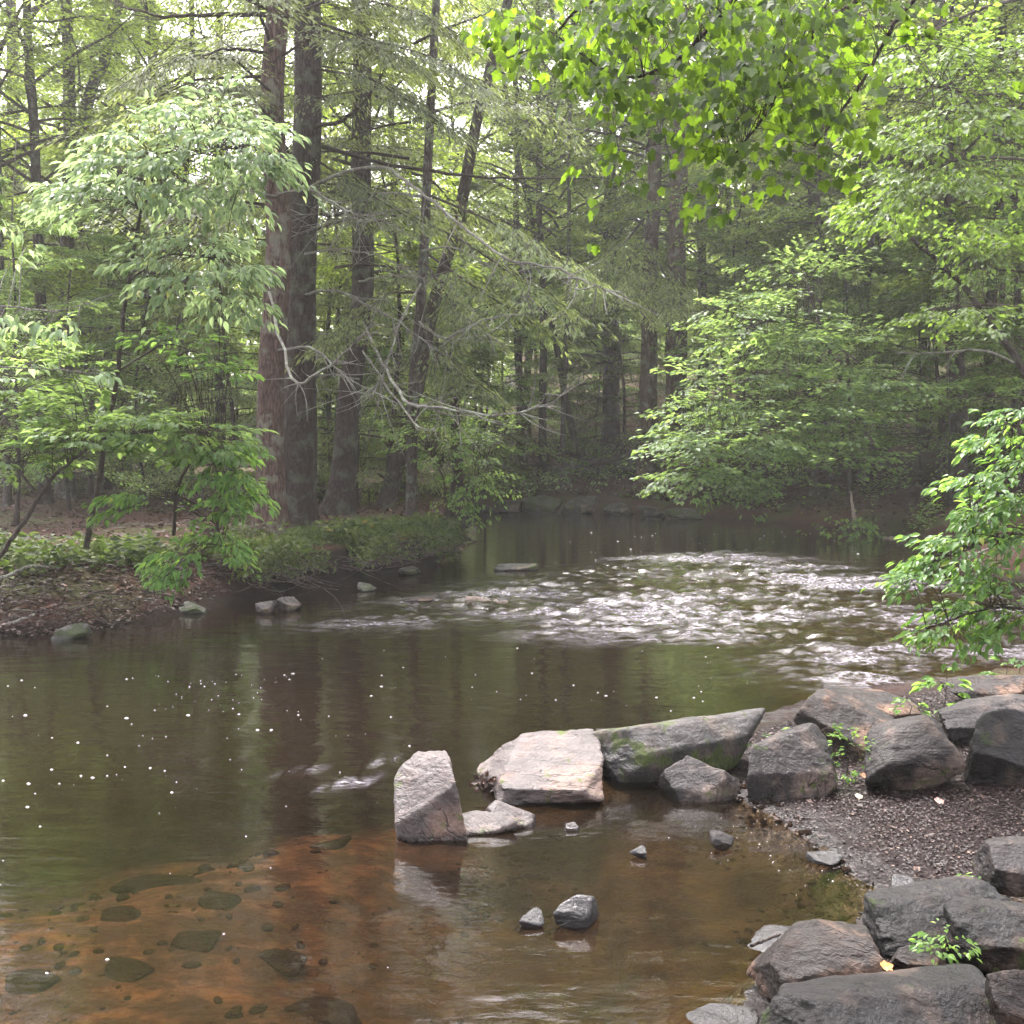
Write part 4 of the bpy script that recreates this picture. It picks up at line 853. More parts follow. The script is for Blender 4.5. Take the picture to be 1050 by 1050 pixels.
plant('overhanging_tree', 'tree with wide tiers of light green leaves hanging over the far right water', 'tree', b_,
      [([(905, 478, 31), (885, 440, 30.5), (862, 390, 30.3), (840, 330, 30.5), (825, 280, 31)], .11, .03), ([(885, 440, 30.5), (820, 430, 29), (750, 450, 28), (690, 470, 27.5)], .05, .012),
       ([(870, 405, 30.3), (800, 380, 29.5), (750, 395, 29)], .04, .01), ([(850, 350, 30.4), (900, 385, 29.5), (945, 395, 29.3)], .04, .01), ([(880, 470, 30.5), (840, 490, 28.5), (770, 500, 27.5)], .04, .01), ([(840, 330, 30.5), (790, 330, 30), (750, 325, 30)], .035, .01)],
      layers, 'leaf_under', seed=21, lsize=.17, aspect=.72, nleaf=26, L=1.05, W=.55, droop=.10, ldroop=.15, jit=.22, thick=.025, tpl=TPL_SIMPLE, crown='crown', stemname='limb', tw=.008, twk=8)
# leaves high on the right (lighter canopy, mid distance)
b_ = at(1130, 480, 24); b_ = np.array([b_[0], b_[1], zat(b_[0], b_[1])])
plant('canopy_tree', 'tree outside the right edge spreading yellow green tiers across the upper right', 'tree', b_,
      [([(1130, 480, 24), (1125, 200, 24), (1120, -200, 24)], .22, .12), ([(1122, 170, 24), (1000, 160, 21.5), (935, 172, 20.5)], .035, .012), ([(1122, 110, 24), (1050, 95, 21), (1000, 98, 20), (955, 88, 19.5)], .03, .01), ([(1122, 330, 24), (1020, 310, 22.5), (950, 320, 22)], .04, .01), ([(1120, -20, 24), (1000, 10, 20), (900, 60, 19)], .05, .01)],
      [(970, 180, 80, 12, 21, 2, 60), (1000, 120, 60, 12, 20, 2, 40), (930, 140, 50, 12, 20, 2, 34), (1010, 50, 60, 14, 20, 2, 40), (1020, 85, 40, 10, 20, 2, 24), (920, 212, 50, 12, 22, 2, 34), (1020, 240, 50, 20, 22.5, 2, 34), (990, 320, 50, 10, 22.5, 1.5, 26), (940, 50, 60, 30, 20, 2, 46)],
      'leaf_canopy', seed=22, lsize=.14, aspect=.7, nleaf=20, L=.8, W=.55, droop=.12, ldroop=.2, jit=.3, thick=.03, tpl=TPL_SIMPLE, crown='crown', stemname='limb', tw=.006, twk=8)
# right bush close to the camera
b_ = np.array([5.6, 7.6, zat(5.6, 7.6)])
plant('shrub', 'bright green leafy shrub reaching over the water from the right edge', 'shrub', b_,
      [([(1230, 640, 7.8), (1130, 560, 7.6), (1040, 545, 7.4), (960, 575, 7.2)], .02, .004), ([(1230, 640, 7.8), (1150, 470, 7.8), (1060, 440, 7.6), (1020, 430, 7.5)], .02, .004), ([(1230, 640, 7.8), (1100, 630, 7.3), (1020, 620, 7.1), (950, 645, 7)], .018, .004), ([(1230, 640, 7.8), (1100, 510, 7.6), (990, 500, 7.4)], .015, .004)],
      [(1045, 425, 22, 6, 7.6, .3, 9), (1035, 450, 30, 6, 7.6, .35, 14), (1055, 475, 30, 7, 7.6, .4, 14), (1020, 490, 32, 6, 7.5, .4, 16), (1045, 510, 34, 7, 7.5, .4, 18), (1005, 522, 28, 6, 7.4, .35, 15), (1040, 545, 36, 6, 7.5, .4, 18), (990, 550, 28, 6, 7.3, .3, 15), (960, 575, 24, 6, 7.2, .3, 13), (1005, 575, 26, 5, 7.3, .3, 10), (945, 592, 14, 5, 7.1, .2, 6), (1020, 600, 30, 6, 7.2, .3, 13), (990, 622, 28, 6, 7.2, .3, 13), (1040, 630, 24, 7, 7.2, .3, 12), (965, 645, 16, 6, 7.1, .2, 8), (1010, 645, 24, 5, 7.1, .3, 8)],
      'leaf_bright', seed=31, lsize=.066, aspect=.55, nleaf=13, L=.21, W=.55, droop=.12, ldroop=.18, jit=.35, thick=.07, tw=.004, dirx=(-.7, -.1, -.22))
# maple overhead
b_ = np.array([4.3, 4.4, zat(4.3, 4.4)])
Mst = [([(4.3, 4.4, .3, 0), (4.35, 4.5, 2.5, 0), (4.2, 4.6, 4.5, 0), (4.1, 4.7, 8, 0)], .16, .10),
       ([(4.22, 4.6, 4.4, 0), (2.6, 5.2, 4.9, 0), (1.4, 5.5, 4.75, 0), (.7, 5.6, 4.45, 0)], .05, .008),
       ([(2.6, 5.2, 4.9, 0)] + [(760, -10, 5.3), (700, 60, 5.4), (640, 85, 5.5), (560, 30, 5.6)], .016, .004), ([(2.6, 5.2, 4.9, 0), (830, 30, 5.2), (790, 110, 5.3), (745, 170, 5.3)], .014, .004),
       ([(2.6, 5.2, 4.9, 0), (930, 0, 5.3), (880, 90, 5.3), (835, 150, 5.3)], .014, .004), ([(1.4, 5.5, 4.75, 0), (600, 0, 5.5), (560, 45, 5.6), (520, 60, 5.7)], .01, .003)]
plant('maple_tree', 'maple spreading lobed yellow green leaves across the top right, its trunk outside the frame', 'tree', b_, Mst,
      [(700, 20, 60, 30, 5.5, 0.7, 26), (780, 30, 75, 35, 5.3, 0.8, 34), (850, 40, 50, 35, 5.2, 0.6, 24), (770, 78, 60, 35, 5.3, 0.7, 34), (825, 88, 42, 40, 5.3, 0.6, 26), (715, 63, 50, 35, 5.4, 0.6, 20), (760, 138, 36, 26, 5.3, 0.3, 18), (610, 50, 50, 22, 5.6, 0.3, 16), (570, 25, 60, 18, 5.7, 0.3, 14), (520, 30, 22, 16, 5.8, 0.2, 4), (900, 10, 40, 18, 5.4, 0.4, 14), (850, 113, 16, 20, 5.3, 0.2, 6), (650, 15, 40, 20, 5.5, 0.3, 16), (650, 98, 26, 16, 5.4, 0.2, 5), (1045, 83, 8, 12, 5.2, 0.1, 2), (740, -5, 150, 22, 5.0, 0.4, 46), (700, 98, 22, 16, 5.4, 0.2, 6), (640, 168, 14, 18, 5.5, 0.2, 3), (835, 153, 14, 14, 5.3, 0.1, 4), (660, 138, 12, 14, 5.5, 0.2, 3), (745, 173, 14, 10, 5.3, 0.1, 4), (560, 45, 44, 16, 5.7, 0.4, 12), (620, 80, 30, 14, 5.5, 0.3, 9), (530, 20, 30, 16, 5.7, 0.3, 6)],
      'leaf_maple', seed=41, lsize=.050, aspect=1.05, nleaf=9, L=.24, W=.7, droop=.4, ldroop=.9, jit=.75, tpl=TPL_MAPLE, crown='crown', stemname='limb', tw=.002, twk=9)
# foliage on the crooked tree and ivy on the right trunk
plant('bush', 'light leafy bush growing round the crooked leaning tree', 'bush', bH, [([(460, 530, 24.8), (455, 490, 24.5), (440, 460, 24)], .03, .01), ([(460, 520, 24.8), (480, 490, 24), (505, 480, 23.6)], .02, .008)],
      [(490, 490, 28, 16, 24, .6, 26), (440, 455, 40, 20, 24, .8, 40), (480, 460, 30, 20, 24, .8, 26), (430, 430, 40, 18, 24.5, .8, 30), (475, 515, 14, 10, 24, .4, 10), (500, 440, 24, 14, 24.4, .6, 14)], 'leaf_under', seed=51, lsize=.11, aspect=.6, nleaf=16, L=.5, W=.5, tpl=TPL_SIMPLE)
plant('ivy', 'ivy climbing the thick trunk near the right edge', 'ivy', bR, [([(975, 460, 30.5), (968, 330, 30.5), (962, 200, 30.5)], .02, .01)],
      [(968, 230, 16, 40, 30.5, .3, 40), (975, 320, 18, 50, 30.5, .3, 30), (985, 410, 14, 30, 30.6, .3, 10)], 'leaf_under', seed=52, lsize=.12, aspect=.8, nleaf=12, L=.3, W=.5, tpl=TPL_SIMPLE)
_p = at(556, 500, 43.5); _p[2] = zat(_p[0], _p[1])
plant('shrub', 'small pale yellow green shrub on the far shore above the mossy boulders', 'shrub', _p, [([(556, 512, 43.5), (552, 495, 43.5), (545, 482, 43.5)], .02, .008), ([(556, 512, 43.5), (580, 495, 43.3), (600, 485, 43)], .02, .008)],
      [(552, 492, 18, 14, 43.5, .6, 16), (590, 492, 26, 10, 43, .6, 16)], 'leaf_pale', seed=53, lsize=.13, aspect=.6, nleaf=8, L=.5, W=.5, tpl=TPL_SIMPLE)
# pale hemlock boughs mid air in front (children of the slender hemlock / far pair)
def bough(root, b, lines, seed, mat='needle_tip', n=26, L=.9, size=.15):
    rg = np.random.default_rng(seed); mb = MB()
    for pts, r0 in lines:
        P = np.array([at(*p) for p in pts]) - b; K = 24; s = np.linspace(0, len(P) - 1, K); Q = np.stack([np.interp(s, np.arange(len(P)), P[:, i]) for i in range(3)], -1)
        V, F = tubes(Q[None], np.linspace(r0, .006, K)[None], 5); mb.add(V, F, 0, True)
        i = rg.integers(5, K - 1, n); B = Q[i] + rg.normal(0, .05, (n, 3)); T = nrm(Q[i] - Q[i - 1]); a = rg.choice([-1, 1], n) * rg.uniform(.3, 1.1, n)
        D = np.stack([T[:, 0] * np.cos(a) - T[:, 1] * np.sin(a), T[:, 0] * np.sin(a) + T[:, 1] * np.cos(a), T[:, 2] * .5], -1); Ls = L * rg.uniform(.5, 1.2, n)
        V, F, rn = spray(rg, B, nrm(D), Ls, .4, 40, size, .3, TPL_NEEDLE, .35, .25, .3, .03); mb.add(V, F, 1, False, rn)
        u = np.linspace(0, .9, 4)[None, :, None]; TP = B[:, None] + u * Ls[:, None, None] * nrm(D)[:, None]; TP[..., 2] -= .35 * Ls[:, None] * u[..., 0] ** 2
        V, F = tubes(TP, np.full((n, 4), .007), 3); mb.add(V, F, 0, True)
    return obj('bough', mb.mesh('bough', [M['twig'], M[mat]]), root)
bough(tG, bG, [([(440, 230, 24), (480, 250, 22), (530, 285, 21), (580, 318, 20)], .03), ([(438, 260, 24), (480, 290, 22), (520, 315, 21), (560, 340, 20.5)], .03), ([(440, 200, 24), (500, 225, 22), (560, 262, 21), (600, 280, 20.5)], .03)], 61)
bough(tG, bG, [([(432, 300, 24), (400, 300, 23), (360, 330, 22), (330, 350, 21.5)], .03), ([(436, 270, 24), (470, 320, 23), (500, 345, 22)], .03), ([(434, 340, 24), (460, 380, 23), (490, 400, 22)], .025)], 62, 'needle')
tM = [o for o in C.objects if o.get('label', '').startswith('broad brown trunk, left')][0]; bM = np.array(tM.location)
bough(tM, bM, [([(668, 215, 43), (640, 250, 40), (600, 290, 38), (575, 320, 37)], .05), ([(668, 250, 43), (680, 280, 40), (705, 310, 38), (720, 330, 37)], .05), ([(668, 230, 43), (640, 275, 39), (640, 310, 37)], .05), ([(668, 260, 43), (660, 300, 39), (700, 320, 37)], .05)], 63, n=46, L=1.5, size=.2)
bough(tA, bA, [([(284, 100, 21.5), (240, 60, 20), (180, 60, 19), (140, 80, 18.5)], .03), ([(284, 130, 21.5), (250, 90, 20), (210, 85, 19)], .03), ([(286, 60, 21.5), (330, 30, 20), (390, 50, 19), (430, 70, 18.5)], .03), ([(286, 20, 21.5), (350, -5, 20), (420, 10, 19), (480, 40, 18.5)], .03)], 64, 'needle', n=30)
bough(tB, bB, [([(320, 70, 23.5), (380, 80, 22), (430, 110, 21), (470, 140, 20)], .03), ([(320, 40, 23.5), (380, 40, 22), (450, 60, 21), (500, 95, 20)], .03), ([(318, 160, 23.5), (380, 200, 22), (430, 230, 21)], .03)], 65, 'needle', n=34)

# ------------------------------------------------------------------ near weeds
def seedling(label, px, py, Y, rx, ry, n, ls=.06, seed=0, mat='leaf_bright', hh=.12, base=None):
    p = at(px, py, Y) if base is None else base
    plant('seedling', label, 'plant', p, [([(px, py, Y), (px + 3, py - ry * 1.2, Y)], .004, .002)], [(px, py - ry, rx, ry, Y, .06, n)], mat, seed=seed, lsize=ls, aspect=.55, nleaf=5, L=.07, W=.6, droop=.1, ldroop=.2, jit=.35, tw=.0015, group='seedlings among the boulders', crown='foliage')
def Yg(px, py, z): return gnd(px, py, z)[1]
seedling('leafy seedling with round bright leaves behind the streaked boulder', 968, 728, Yg(968, 728, .12), 18, 22, 14, .085, 1)
seedling('seedling with thin stalk at the water edge on the right', 1030, 700, Yg(1030, 700, .1), 16, 12, 6, .07, 2)
seedling('low weed between the pink slab and the streaked boulder', 932, 735, Yg(932, 735, .15), 14, 9, 9, .05, 3)
seedling('low weed on top of the long boulder right end', 765, 762, Yg(765, 762, .2), 12, 7, 8, .035, 4)
seedling('patch of clover like weed climbing between the angular and streaked boulders', 868, 795, Yg(868, 795, .1), 26, 22, 34, .035, 5)
seedling('weed at the foot of the pale leaning slab', 838, 760, Yg(838, 760, .2), 26, 9, 18, .035, 6)
seedling('small weed on the long boulder behind the small square one', 722, 772, Yg(722, 772, .15), 10, 5, 6, .03, 7)
seedling('grassy moss tuft in the seam of the big dark rock', 968, 980, Yg(968, 980, .28), 18, 14, 22, .03, 8)
seedling('sprig of leaves at the top of the right edge boulders', 1045, 690, Yg(1045, 690, .2), 10, 8, 5, .06, 9)
seedling('tiny weed beside the flat light grey rock', 1005, 910, Yg(1005, 910, .25), 8, 10, 8, .03, 10)

# ------------------------------------------------------------------ stuff: cover, litter, chips, foam
def scatter_leaves(name, label, region, n, mat, size, aspect, lift, seed, zsp=.0, tpl=TPL_SIMPLE, tilt=.5, dens=None, kind='stuff', up=True, updir=0.0, z_on=None):
    rg = np.random.default_rng(seed); poly = np.array(region); lo, hi = poly.min(0), poly.max(0); xs = []; 
    while sum(map(len, xs)) < n:
        q = rg.uniform(lo, hi, (n * 2, 2)); q = q[sdist(q[:, 0], q[:, 1], poly) > 0]
        if dens is not None: q = q[rg.random(len(q)) < dens(q[:, 0], q[:, 1])]
        xs.append(q)
    q = np.concatenate(xs)[:n]; z = height(q[:, 0], q[:, 1]); z = np.maximum(z, 0.0)
    P = np.stack([q[:, 0], q[:, 1], z + lift + rg.random(n) ** 1.5 * zsp], -1)
    D = rg.normal(0, 1, (n, 3)); D[:, 2] = rg.normal(updir, .25, n); N = rg.normal(0, tilt, (n, 3)); N[:, 2] += 1
    S = size * rg.uniform(.5, 1.4, n); V, F, rn = leaves(P, D, N, S, S * aspect, tpl, rg)
    return tag(obj(name, MB().add(V, F, 0, False, rn).mesh(name, [M[mat]])), label, None, None, kind)
edge = pxl([(-20, 650), (60, 646), (130, 638), (235, 614), (300, 604), (400, 589), (448, 578), (466, 560)])
top_ = pxl([(462, 545), (400, 552), (330, 556), (250, 563), (150, 572), (60, 572), (-20, 575)], .6)
def dn(f, th=.0, sh=.25): return lambda x, y: sstep(th - sh, th + sh, fbm(x * f, y * f, s=33))
def drape(name, label, line, n, mat, size, seed, zlo, zhi, inland, over=.3):
    rg = np.random.default_rng(seed); Ln_ = np.array(line); seg = np.concatenate([[0], np.cumsum(np.linalg.norm(np.diff(Ln_, axis=0), axis=1))])
    s = rg.uniform(0, seg[-1], n); q = np.stack([np.interp(s, seg, Ln_[:, i]) for i in range(2)], -1)
    e = np.stack([np.interp(s + .05, seg, Ln_[:, i]) - np.interp(s - .05, seg, Ln_[:, i]) for i in range(2)], -1); e = nrm(e); nn = np.stack([-e[:, 1], e[:, 0]], -1)
    o = rg.uniform(-over, inland, n) ; cl = fbm(s * 1.3, o * .8, s=seed) ; q = q + nn * o[:, None]
    top = .60 + .50 * cl + .22 * fbm(s * 4, o * 3, s=seed + 1); drop = np.where(o < .15, rg.random(n) ** .8 * (top - zlo - .12 * cl), rg.random(n) ** 2 * .22)
    keep = cl + rg.normal(0, .10, n) > (-.22 if inland > 1.5 else -.02); z = np.minimum(top, zhi) - drop + .06
    P = np.stack([q[:, 0], q[:, 1], z], -1)[keep]; m_ = len(P); D = rg.normal(0, .7, (m_, 3)); D[:, 2] -= .3; D[:, :2] -= nn[keep] * .5; N = rg.normal(0, .5, (m_, 3)); N[:, 2] += 1
    S = size * rg.uniform(.4, 1.2, m_) * (1.15 + .9 * fbm(P[:, 0] * 1.1, P[:, 1] * 1.1, s=88)); V, F, rn = leaves(P, D, N, S, S * .5, TPL_SIMPLE, rg); rn = np.clip(rn * .6 + .25 + .9 * np.repeat(fbm(P[:, 0] * .9, P[:, 1] * .9, s=89), 4), 0, .97)
    return tag(obj(name, MB().add(V, F, 0, False, rn).mesh(name, [M[mat]])), label, None, None, 'stuff')
drape('ground_cover', 'low green plants draped over the undercut edge of the left bank', pxl([(238, 616), (300, 606), (400, 591), (446, 580), (464, 567)]), 26000, 'cover', .09, 1, .24, .8, 1.9)
scatter_leaves('ground_cover', 'broad leaved low plants dotted along the left bank', pxl([(-30, 640), (60, 632), (150, 622), (240, 610), (300, 602), (400, 587), (452, 576)]) + pxl([(460, 548), (330, 556), (150, 568), (-30, 572)], .6), 1500, 'cover', .14, .55, .05, 21, .40, tilt=.5, dens=dn(.9, .12, .12))
drape('ground_cover', 'sparse plants hanging over the dark bank at far left', pxl([(-60, 622), (60, 618), (150, 612), (238, 606)]), 7000, 'cover', .09, 12, .35, .8, 1.2)
scatter_leaves('ground_cover', 'sparse green and rusty low plants on the sloping left bank', pxl([(-40, 625), (60, 620), (150, 612), (240, 606)]) + pxl([(250, 560), (150, 566), (-40, 572)], .6), 9000, 'cover', .085, .5, 0.0, 2, .25, tilt=.6, dens=dn(1.2, .05))
scatter_leaves('ground_cover', 'short green plants around the big hemlock feet', pxl([(240, 563), (470, 545), (460, 532), (300, 538), (230, 548)], .6), 5000, 'cover', .08, .5, 0.0, 3, .10, tilt=.5, dens=dn(.8, .1))
scatter_leaves('leaf_litter', 'dead brown leaves on the left forest floor', [(-9, 13), (-6.5, 13.5), (-4, 17.8), (-1.2, 22), (-1, 30), (-6, 44), (-22, 44), (-20, 20)], 16000, 'dry_leaf', .11, .7, .01, 4, .02, tilt=.3)
scatter_leaves('leaf_litter', 'dead reddish leaves on the far slope', pxl([(500, 522), (620, 522), (700, 527), (840, 538), (950, 555)]) + [(14, 34), (14, 50), (-3, 62), (-3, 45)], 16000, 'dry_leaf', .13, .7, .01, 5, .03, tilt=.35)
scatter_leaves('ground_cover', 'scattered low green plants on the far slope', pxl([(500, 522), (620, 522), (700, 527), (840, 538), (950, 555)]) + [(14, 34), (14, 50), (-3, 62), (-3, 45)], 14000, 'leaf_under', .13, .6, .0, 6, .45, tilt=.4, dens=dn(.5, .12, .15))
scatter_leaves('leaf_litter', 'rusty wet leaf litter and scraps at the left waterline', pxl([(-30, 656), (60, 650), (130, 641), (235, 617), (235, 600), (120, 618), (-30, 630)]), 3500, 'dry_leaf', .07, .6, .0, 7, .06)
NB = pxl([(650, 800), (700, 775), (800, 745), (1000, 705), (1150, 715), (1150, 980), (930, 1000), (890, 935), (850, 885), (800, 845), (755, 820), (690, 815)])
scatter_leaves('wood_chips', 'dark wet leaf crumbs and chips covering the muddy near bank', NB, 34000, 'chip', .019, .65, .004, 8, .010, tilt=.32, dens=lambda x, y: .5 + .5 * sstep(.1, .6, -sdist(x, y, WPOLY)))
scatter_leaves('wood_chips', 'leaf crumbs in the gaps between the bottom right rocks', pxl([(880, 960), (1060, 960), (1080, 1080), (860, 1080)]), 5000, 'chip', .022, .65, .0, 9, .02, tilt=.5)
scatter_leaves('leaf_litter', 'larger rusty leaves scattered on the muddy near bank', NB, 260, 'dry_leaf', .042, .7, .008, 10, .012, tilt=.35)
# single noticeable leaves
def one_leaf(label, px, py, z, size, col, seed):
    m, t, out = newmat('leaf_' + label[:6]); g = NT(t); g.l(g.bsdf(g.mix(g.noise(g.coord(), 30), col, (col[0] * .7, col[1] * .7, col[2] * .7)), .5, .4), out.inputs[0])
    rg = np.random.default_rng(seed); p = gnd(px, py, z)
    V, F, rn = leaves(np.zeros((1, 3)), np.array([[1, .4, .1]]), np.array([[.1, -.4, 1]]), np.array([size]), np.array([size * .9]), TPL_MAPLE, rg)
    o = obj('fallen_leaf', MB().add(V, F, 0, False, rn).mesh('fallen_leaf', [m])); o.location = p; tag(o, label, 'leaf', 'fallen leaves on the near bank')
one_leaf('orange fallen leaf lying on the mud left of the streaked boulder', 884, 796, .12, .055, (.55, .22, .12), 1)
one_leaf('orange star shaped fallen leaf beside the small flat brown rock', 905, 992, .30, .05, (.60, .26, .07), 2)
one_leaf('pale fallen leaf on the mud below the clover like weed', 878, 817, .10, .05, (.45, .42, .28), 3)
one_leaf('pinkish fallen leaf on the mud below the streaked boulder', 960, 822, .12, .06, (.34, .20, .17), 4)

# leaf wad stuck between boulders
scat = np.random.default_rng(5)
for px_, py_, lb in [(498, 812, 'clump of brown dead leaves wedged between the two leftmost boulders'), (610, 782, 'clump of brown dead leaves wedged left of the long boulder')]:
    p = gnd(px_, py_, .05); n = 70; P = scat.normal(0, .035, (n, 3)); P[:, 2] = np.abs(P[:, 2]) * 1.2 + .02
    V, F, rn = leaves(P, scat.normal(0, 1, (n, 3)), scat.normal(0, 1, (n, 3)), np.full(n, .05), np.full(n, .035), TPL_SIMPLE, scat)
    o = obj('leaf_clump', MB().add(V, F, 0, False, rn).mesh('leaf_clump', [M['dry_leaf']])); o.location = p; tag(o, lb, 'leaves', None, 'stuff')

# foam flecks
def foam():
    rg = np.random.default_rng(3); pts = []
    named = [(3, 800), (29, 803), (61, 803), (83, 795), (95, 797), (110, 795), (128, 786), (154, 787), (169, 790), (28, 827), (41, 847), (3, 882), (252, 857), (110, 983), (48, 997), (80, 761), (130, 736), (135, 742), (170, 755), (264, 748), (278, 748), (245, 732), (176, 812), (193, 733), (110, 774), (26, 733), (130, 696), (136, 695)]
    pts += [(a, b, 1.0) for a, b in named]
    for _ in range(45): pts.append((rg.uniform(0, 420), rg.uniform(665, 850) if rg.random() < .8 else rg.uniform(850, 1040), rg.uniform(.25, .7)))
    for _ in range(40): pts.append((rg.uniform(300, 780), rg.uniform(662, 745), rg.uniform(.3, .8)))
    for _ in range(45): pts.append((rg.uniform(150, 300), rg.uniform(690, 730), rg.uniform(.2, .6)))
    for _ in range(60): pts.append((rg.normal(800, 50), rg.normal(850, 40), rg.uniform(.2, .5)))
    for _ in range(60): pts.append((rg.uniform(560, 900), rg.uniform(545, 580), rg.uniform(.3, .7)))
    mb = MB()
    for a, b, s in pts:
        p = gnd(a, b, .006)
        if float(sdist(np.array([p[0]]), np.array([p[1]]), WPOLY)[0]) < .03: continue
        r = s * (2.1 / FPX) * p[1] * rg.uniform(.4, 1.3); k = 7; an = np.linspace(0, 2 * np.pi, k, endpoint=False); rr = r * rg.uniform(.6, 1.2, k)
        V = np.concatenate([np.stack([p[0] + rr * np.cos(an), p[1] + rr * np.sin(an) * .55, np.full(k, p[2] - .004)], -1), [[p[0], p[1], p[2] + r * .2]]])
        mb.add(V, np.array([[i, (i + 1) % k, k] for i in range(k)]), 0, True)
    m, t, out = newmat('foam'); g = NT(t); g.l(g.bsdf((.55, .52, .53), .5, .3), out.inputs[0])
    tag(obj('foam', mb.mesh('foam', [m])), 'white foam flecks drifting on the dark pool', None, None, 'stuff')
foam()

# ------------------------------------------------------------------ driftwood, roots, twigs at the left bank
def stick(name, label, pts, r0, r1, mat, seed=0, cat='branch', group=None, n=6):
    rg = np.random.default_rng(seed); P = np.array([at(*p) for p in pts]); b = P[0].copy(); P = P - b
    K = len(P) * 5; s = np.linspace(0, len(P) - 1, K); Q = np.stack([np.interp(s, np.arange(len(P)), P[:, i]) for i in range(3)], -1)
    for _ in range(2): Q[1:-1] = (Q[:-2] + 2 * Q[1:-1] + Q[2:]) / 4
    Q[1:-1] += rg.normal(0, r0 * .2, (K - 2, 3)); V, F = tubes(Q[None], np.linspace(r0, r1, K)[None], n)
    o = obj(name, MB().add(V, F, 0, True).mesh(name, [M[mat]])); o.location = b; return tag(o, label, cat, group)
GS = 'driftwood at the left bank'
stick('driftwood', 'pale bare driftwood branch at the left waterline', [(-10, 646, 13.4), (20, 636, 13.4), (35, 630, 13.5)], .025, .012, 'dead_twig', 1, group=GS)
stick('driftwood', 'grey forked driftwood branch under the dark bank at far left', [(-20, 600, 14), (10, 590, 14.1), (30, 580, 14.2), (50, 582, 14.3)], .035, .012, 'dead_twig', 2, group=GS)
stick('driftwood', 'thin dark stick crossing the debris below the sapling', [(60, 625, 14.3), (120, 614, 14.8), (180, 606, 15.5), (240, 604, 16.5)], .022, .010, 'twig', 3, group=GS)
stick('driftwood', 'thin grey stick lying towards the water below the bright leaves', [(120, 612, 15), (170, 600, 15.6), (215, 590, 16.5)], .02, .008, 'dead_twig', 4, group=GS)
ROOTL = ['thin root hanging from the bank above the white spotted rock', 'thin root hanging from the bank above the round grey rock', 'thin root hanging from the bank right of the white spotted rock', 'thick dark root curving down below the slender scarred hemlock', 'thick dark root at the bank tip, just under the topmost curving one',
    'long thick root reaching highest towards the crooked tree', 'lowest thick root at the bank tip touching the water', 'uppermost root running from the crooked tree into the water', 'root just below the uppermost one at the crooked tree foot']
for k, (a, b, c_, d_) in enumerate([(290, 588, 300, 604), (275, 590, 266, 606), (310, 585, 322, 600), (438, 556, 462, 566), (430, 562, 458, 572), (442, 550, 466, 560), (420, 568, 450, 580), (450, 545, 482, 552), (452, 548, 488, 556)]):
    Y_ = gnd(c_, d_, 0)[1]
    stick('root', ROOTL[k], [(a, b, Y_ + .6), ((a + c_) / 2 + 2, (b + d_) / 2 - 3, Y_ + .2), (c_, d_, Y_)], [.02, .055][k > 2], [.01, .02][k > 2], 'bark_dark', 10 + k, 'root', ['fine roots hanging from the bank', 'exposed roots at the bank tip'][k > 2])
stick('fallen_log', 'small reddish orange piece of log in the left part of the riffle', [(478, 616, gnd(478, 618)[1]), (500, 617, gnd(500, 618)[1]), (520, 619, gnd(520, 620)[1])], .07, .03, 'wood_pale', 31, 'log')
stick('fallen_log', 'white bleached piece of wood at the right end of the far shore', [(905, 552, 28.6), (920, 552, 28.4), (934, 553, 28)], .06, .05, 'wood_pale', 32, 'log')
stick('broken_stump', 'pale upright broken stick on the dark right shore', [(876, 535, 30.8), (874, 520, 31), (872, 504, 31.2)], .06, .03, 'wood_pale', 33, 'stump')
stick('fallen_log', 'long reddish fallen trunk sloping under the layered leafy tree', [(690, 480, 36), (740, 470, 34), (780, 462, 33)], .12, .09, 'bark_red', 34, 'log')
stick('fallen_log', 'mossy fallen trunk lying across the far slope', [(600, 478, 46), (640, 468, 47), (672, 458, 48)], .16, .10, 'bark_grey', 35, 'log')
stick('fallen_branch', 'bare fallen branches on the right shore behind the bright shrub', [(985, 575, 21), (1020, 560, 21.5), (1060, 565, 22)], .03, .01, 'dead_twig', 36)
stick('driftwood', 'thin black sliver of wood floating behind the rusty topped rock', [(770, 970, 4.35), (785, 964, 4.45), (800, 958, 4.55)], .007, .005, 'bark_dark', 37)

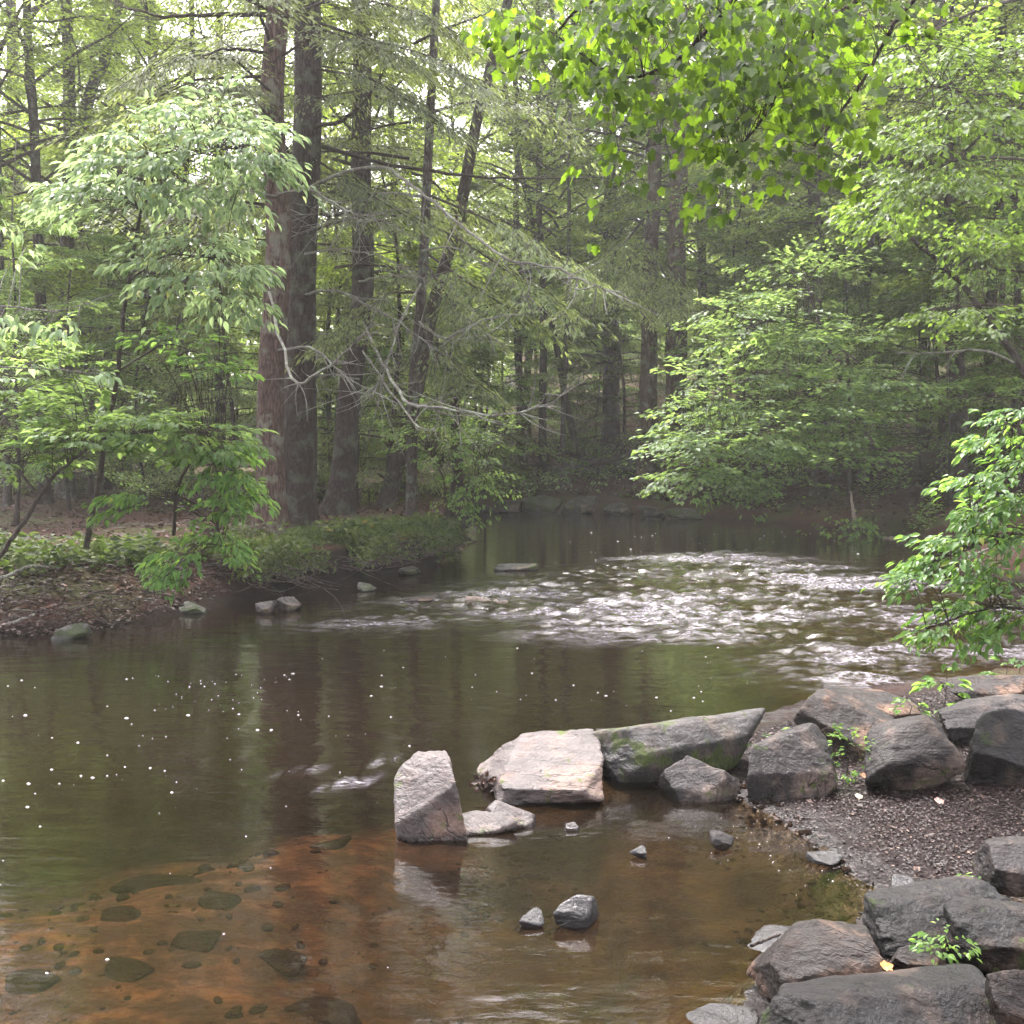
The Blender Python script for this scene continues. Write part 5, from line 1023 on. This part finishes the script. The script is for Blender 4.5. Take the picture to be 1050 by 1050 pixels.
# pebbles on the bed, in the small pool and along the mud edge
def pebbles(label, region, n, smin, smax, mat, seed, dens=None, sink=.3):
    rg = np.random.default_rng(seed); D, F = ico(2); poly = np.array(region); lo, hi = poly.min(0), poly.max(0); q = np.zeros((0, 2))
    while len(q) < n:
        c = rg.uniform(lo, hi, (n * 2, 2)); c = c[sdist(c[:, 0], c[:, 1], poly) > 0]
        if dens is not None: c = c[rg.random(len(c)) < dens(c[:, 0], c[:, 1])]
        q = np.concatenate([q, c])
    q = q[:n]; z = height(q[:, 0], q[:, 1]); r = smin + (smax - smin) * rg.random(n) ** 3
    a = rg.uniform(0, 6.28, n); sx, sy, sz = rg.uniform(.8, 1.3, n), rg.uniform(.5, 1, n), rg.uniform(.3, .6, n)
    nz = 1 + .22 * fbm(D[None, :, 0] * 1.5 + np.arange(n)[:, None] * 3.7, D[None, :, 1] * 1.5 + D[None, :, 2], s=seed, o=2)
    X = D[None, :, 0] * sx[:, None] * nz; Y = D[None, :, 1] * sy[:, None] * nz; Z = D[None, :, 2] * sz[:, None] * nz
    V = np.stack([(X * np.cos(a)[:, None] - Y * np.sin(a)[:, None]) * r[:, None] + q[:, :1], (X * np.sin(a)[:, None] + Y * np.cos(a)[:, None]) * r[:, None] + q[:, 1:], Z * r[:, None] + (z + r * sz * (1 - sink * 2) * .5)[:, None]], -1)
    FF = (F[None] + (np.arange(n) * len(D))[:, None, None]).reshape(-1, 3)
    tag(obj('pebbles', MB().add(V.reshape(-1, 3), FF, 0, True).mesh('pebbles', [M[mat]])), label, None, None, 'stuff')
pebbles('dark pebbles and gravel on the orange stream bed', ORANGE, 380, .006, .05, 'rock_bed', 1, dn(1.1, .0, .2))
pebbles('dark pebbles on the bed of the small near pool', pxl([(430, 1040), (400, 880), (640, 800), (780, 820), (860, 890), (880, 940), (780, 990), (740, 1045)], -.1), 700, .006, .035, 'rock_bed', 2, dn(1.3, .0, .2))
pebbles('small wet stones strewn along the mud edge', pxl([(745, 815), (800, 828), (860, 880), (925, 925), (880, 950), (835, 890), (780, 850), (735, 835)], .0), 170, .004, .020, 'rock_dark', 3, None, .4)

# tangle of dead twigs and roots under the left bank
def debris():
    rg = np.random.default_rng(17); n = 210; a = rg.uniform(-30, 452, n)
    lo = np.interp(a, [-30, 60, 150, 240, 300, 400, 452], [650, 645, 632, 612, 603, 588, 576]); b = lo - np.where(a < 250, rg.uniform(0, 52, n), rg.uniform(2, 16, n))
    P = np.array([gnd(x_, y_, .0) for x_, y_ in zip(a, b)])
    for _ in range(3):
        z = np.maximum(height(P[:, 0], P[:, 1]), .02); P = np.array([gnd(x_, y_, min(z_, .7)) for x_, y_, z_ in zip(a, b, z)])
    P[:, 2] += rg.uniform(.0, .12, n); az = rg.uniform(-.7, .7, n) + np.where(rg.random(n) < .5, 0, np.pi); L = rg.uniform(.15, .85, n)
    D = np.stack([np.cos(az), np.sin(az) * .8, rg.normal(-.05, .22, n)], -1); u = np.linspace(0, 1, 7); c = rg.normal(0, .12, (n, 1, 3))
    TP = P[:, None] + (u[None] * L[:, None])[..., None] * D[:, None] + (np.sin(u * np.pi)[None] * L[:, None])[..., None] * c
    mb = MB(); r = rg.uniform(.003, .011, n)[:, None] * np.linspace(1, .4, 7)[None]; h = n * 2 // 3
    V, F = tubes(TP[:h], r[:h], 4); mb.add(V, F, 0, True); V, F = tubes(TP[h:], r[h:], 4); mb.add(V, F, 1, True)
    tag(obj('debris', mb.mesh('debris', [M['bark_dark'], M['twig']])), 'tangle of dead twigs and fine roots along the left waterline', None, None, 'stuff')
debris()

# ------------------------------------------------------------------ mist
def build_haze():
    import bmesh
    bm = bmesh.new(); bmesh.ops.create_cube(bm, size=1); me = bpy.data.meshes.new('haze'); bm.to_mesh(me); bm.free()
    o = obj('haze', me); o.scale = (320, 230, 52); o.location = (0, 70, 52 / 2 - 3)
    m, t, out = newmat('haze'); v = t.nodes.new('ShaderNodeVolumePrincipled'); v.inputs['Color'].default_value = (.96, .97, .93, 1); v.inputs['Density'].default_value = HAZE; v.inputs['Anisotropy'].default_value = .35
    t.links.new(v.outputs[0], out.inputs['Volume']); me.materials.append(m); tag(o, 'thin pale mist hanging through the woods', None, None, 'stuff')
build_haze()
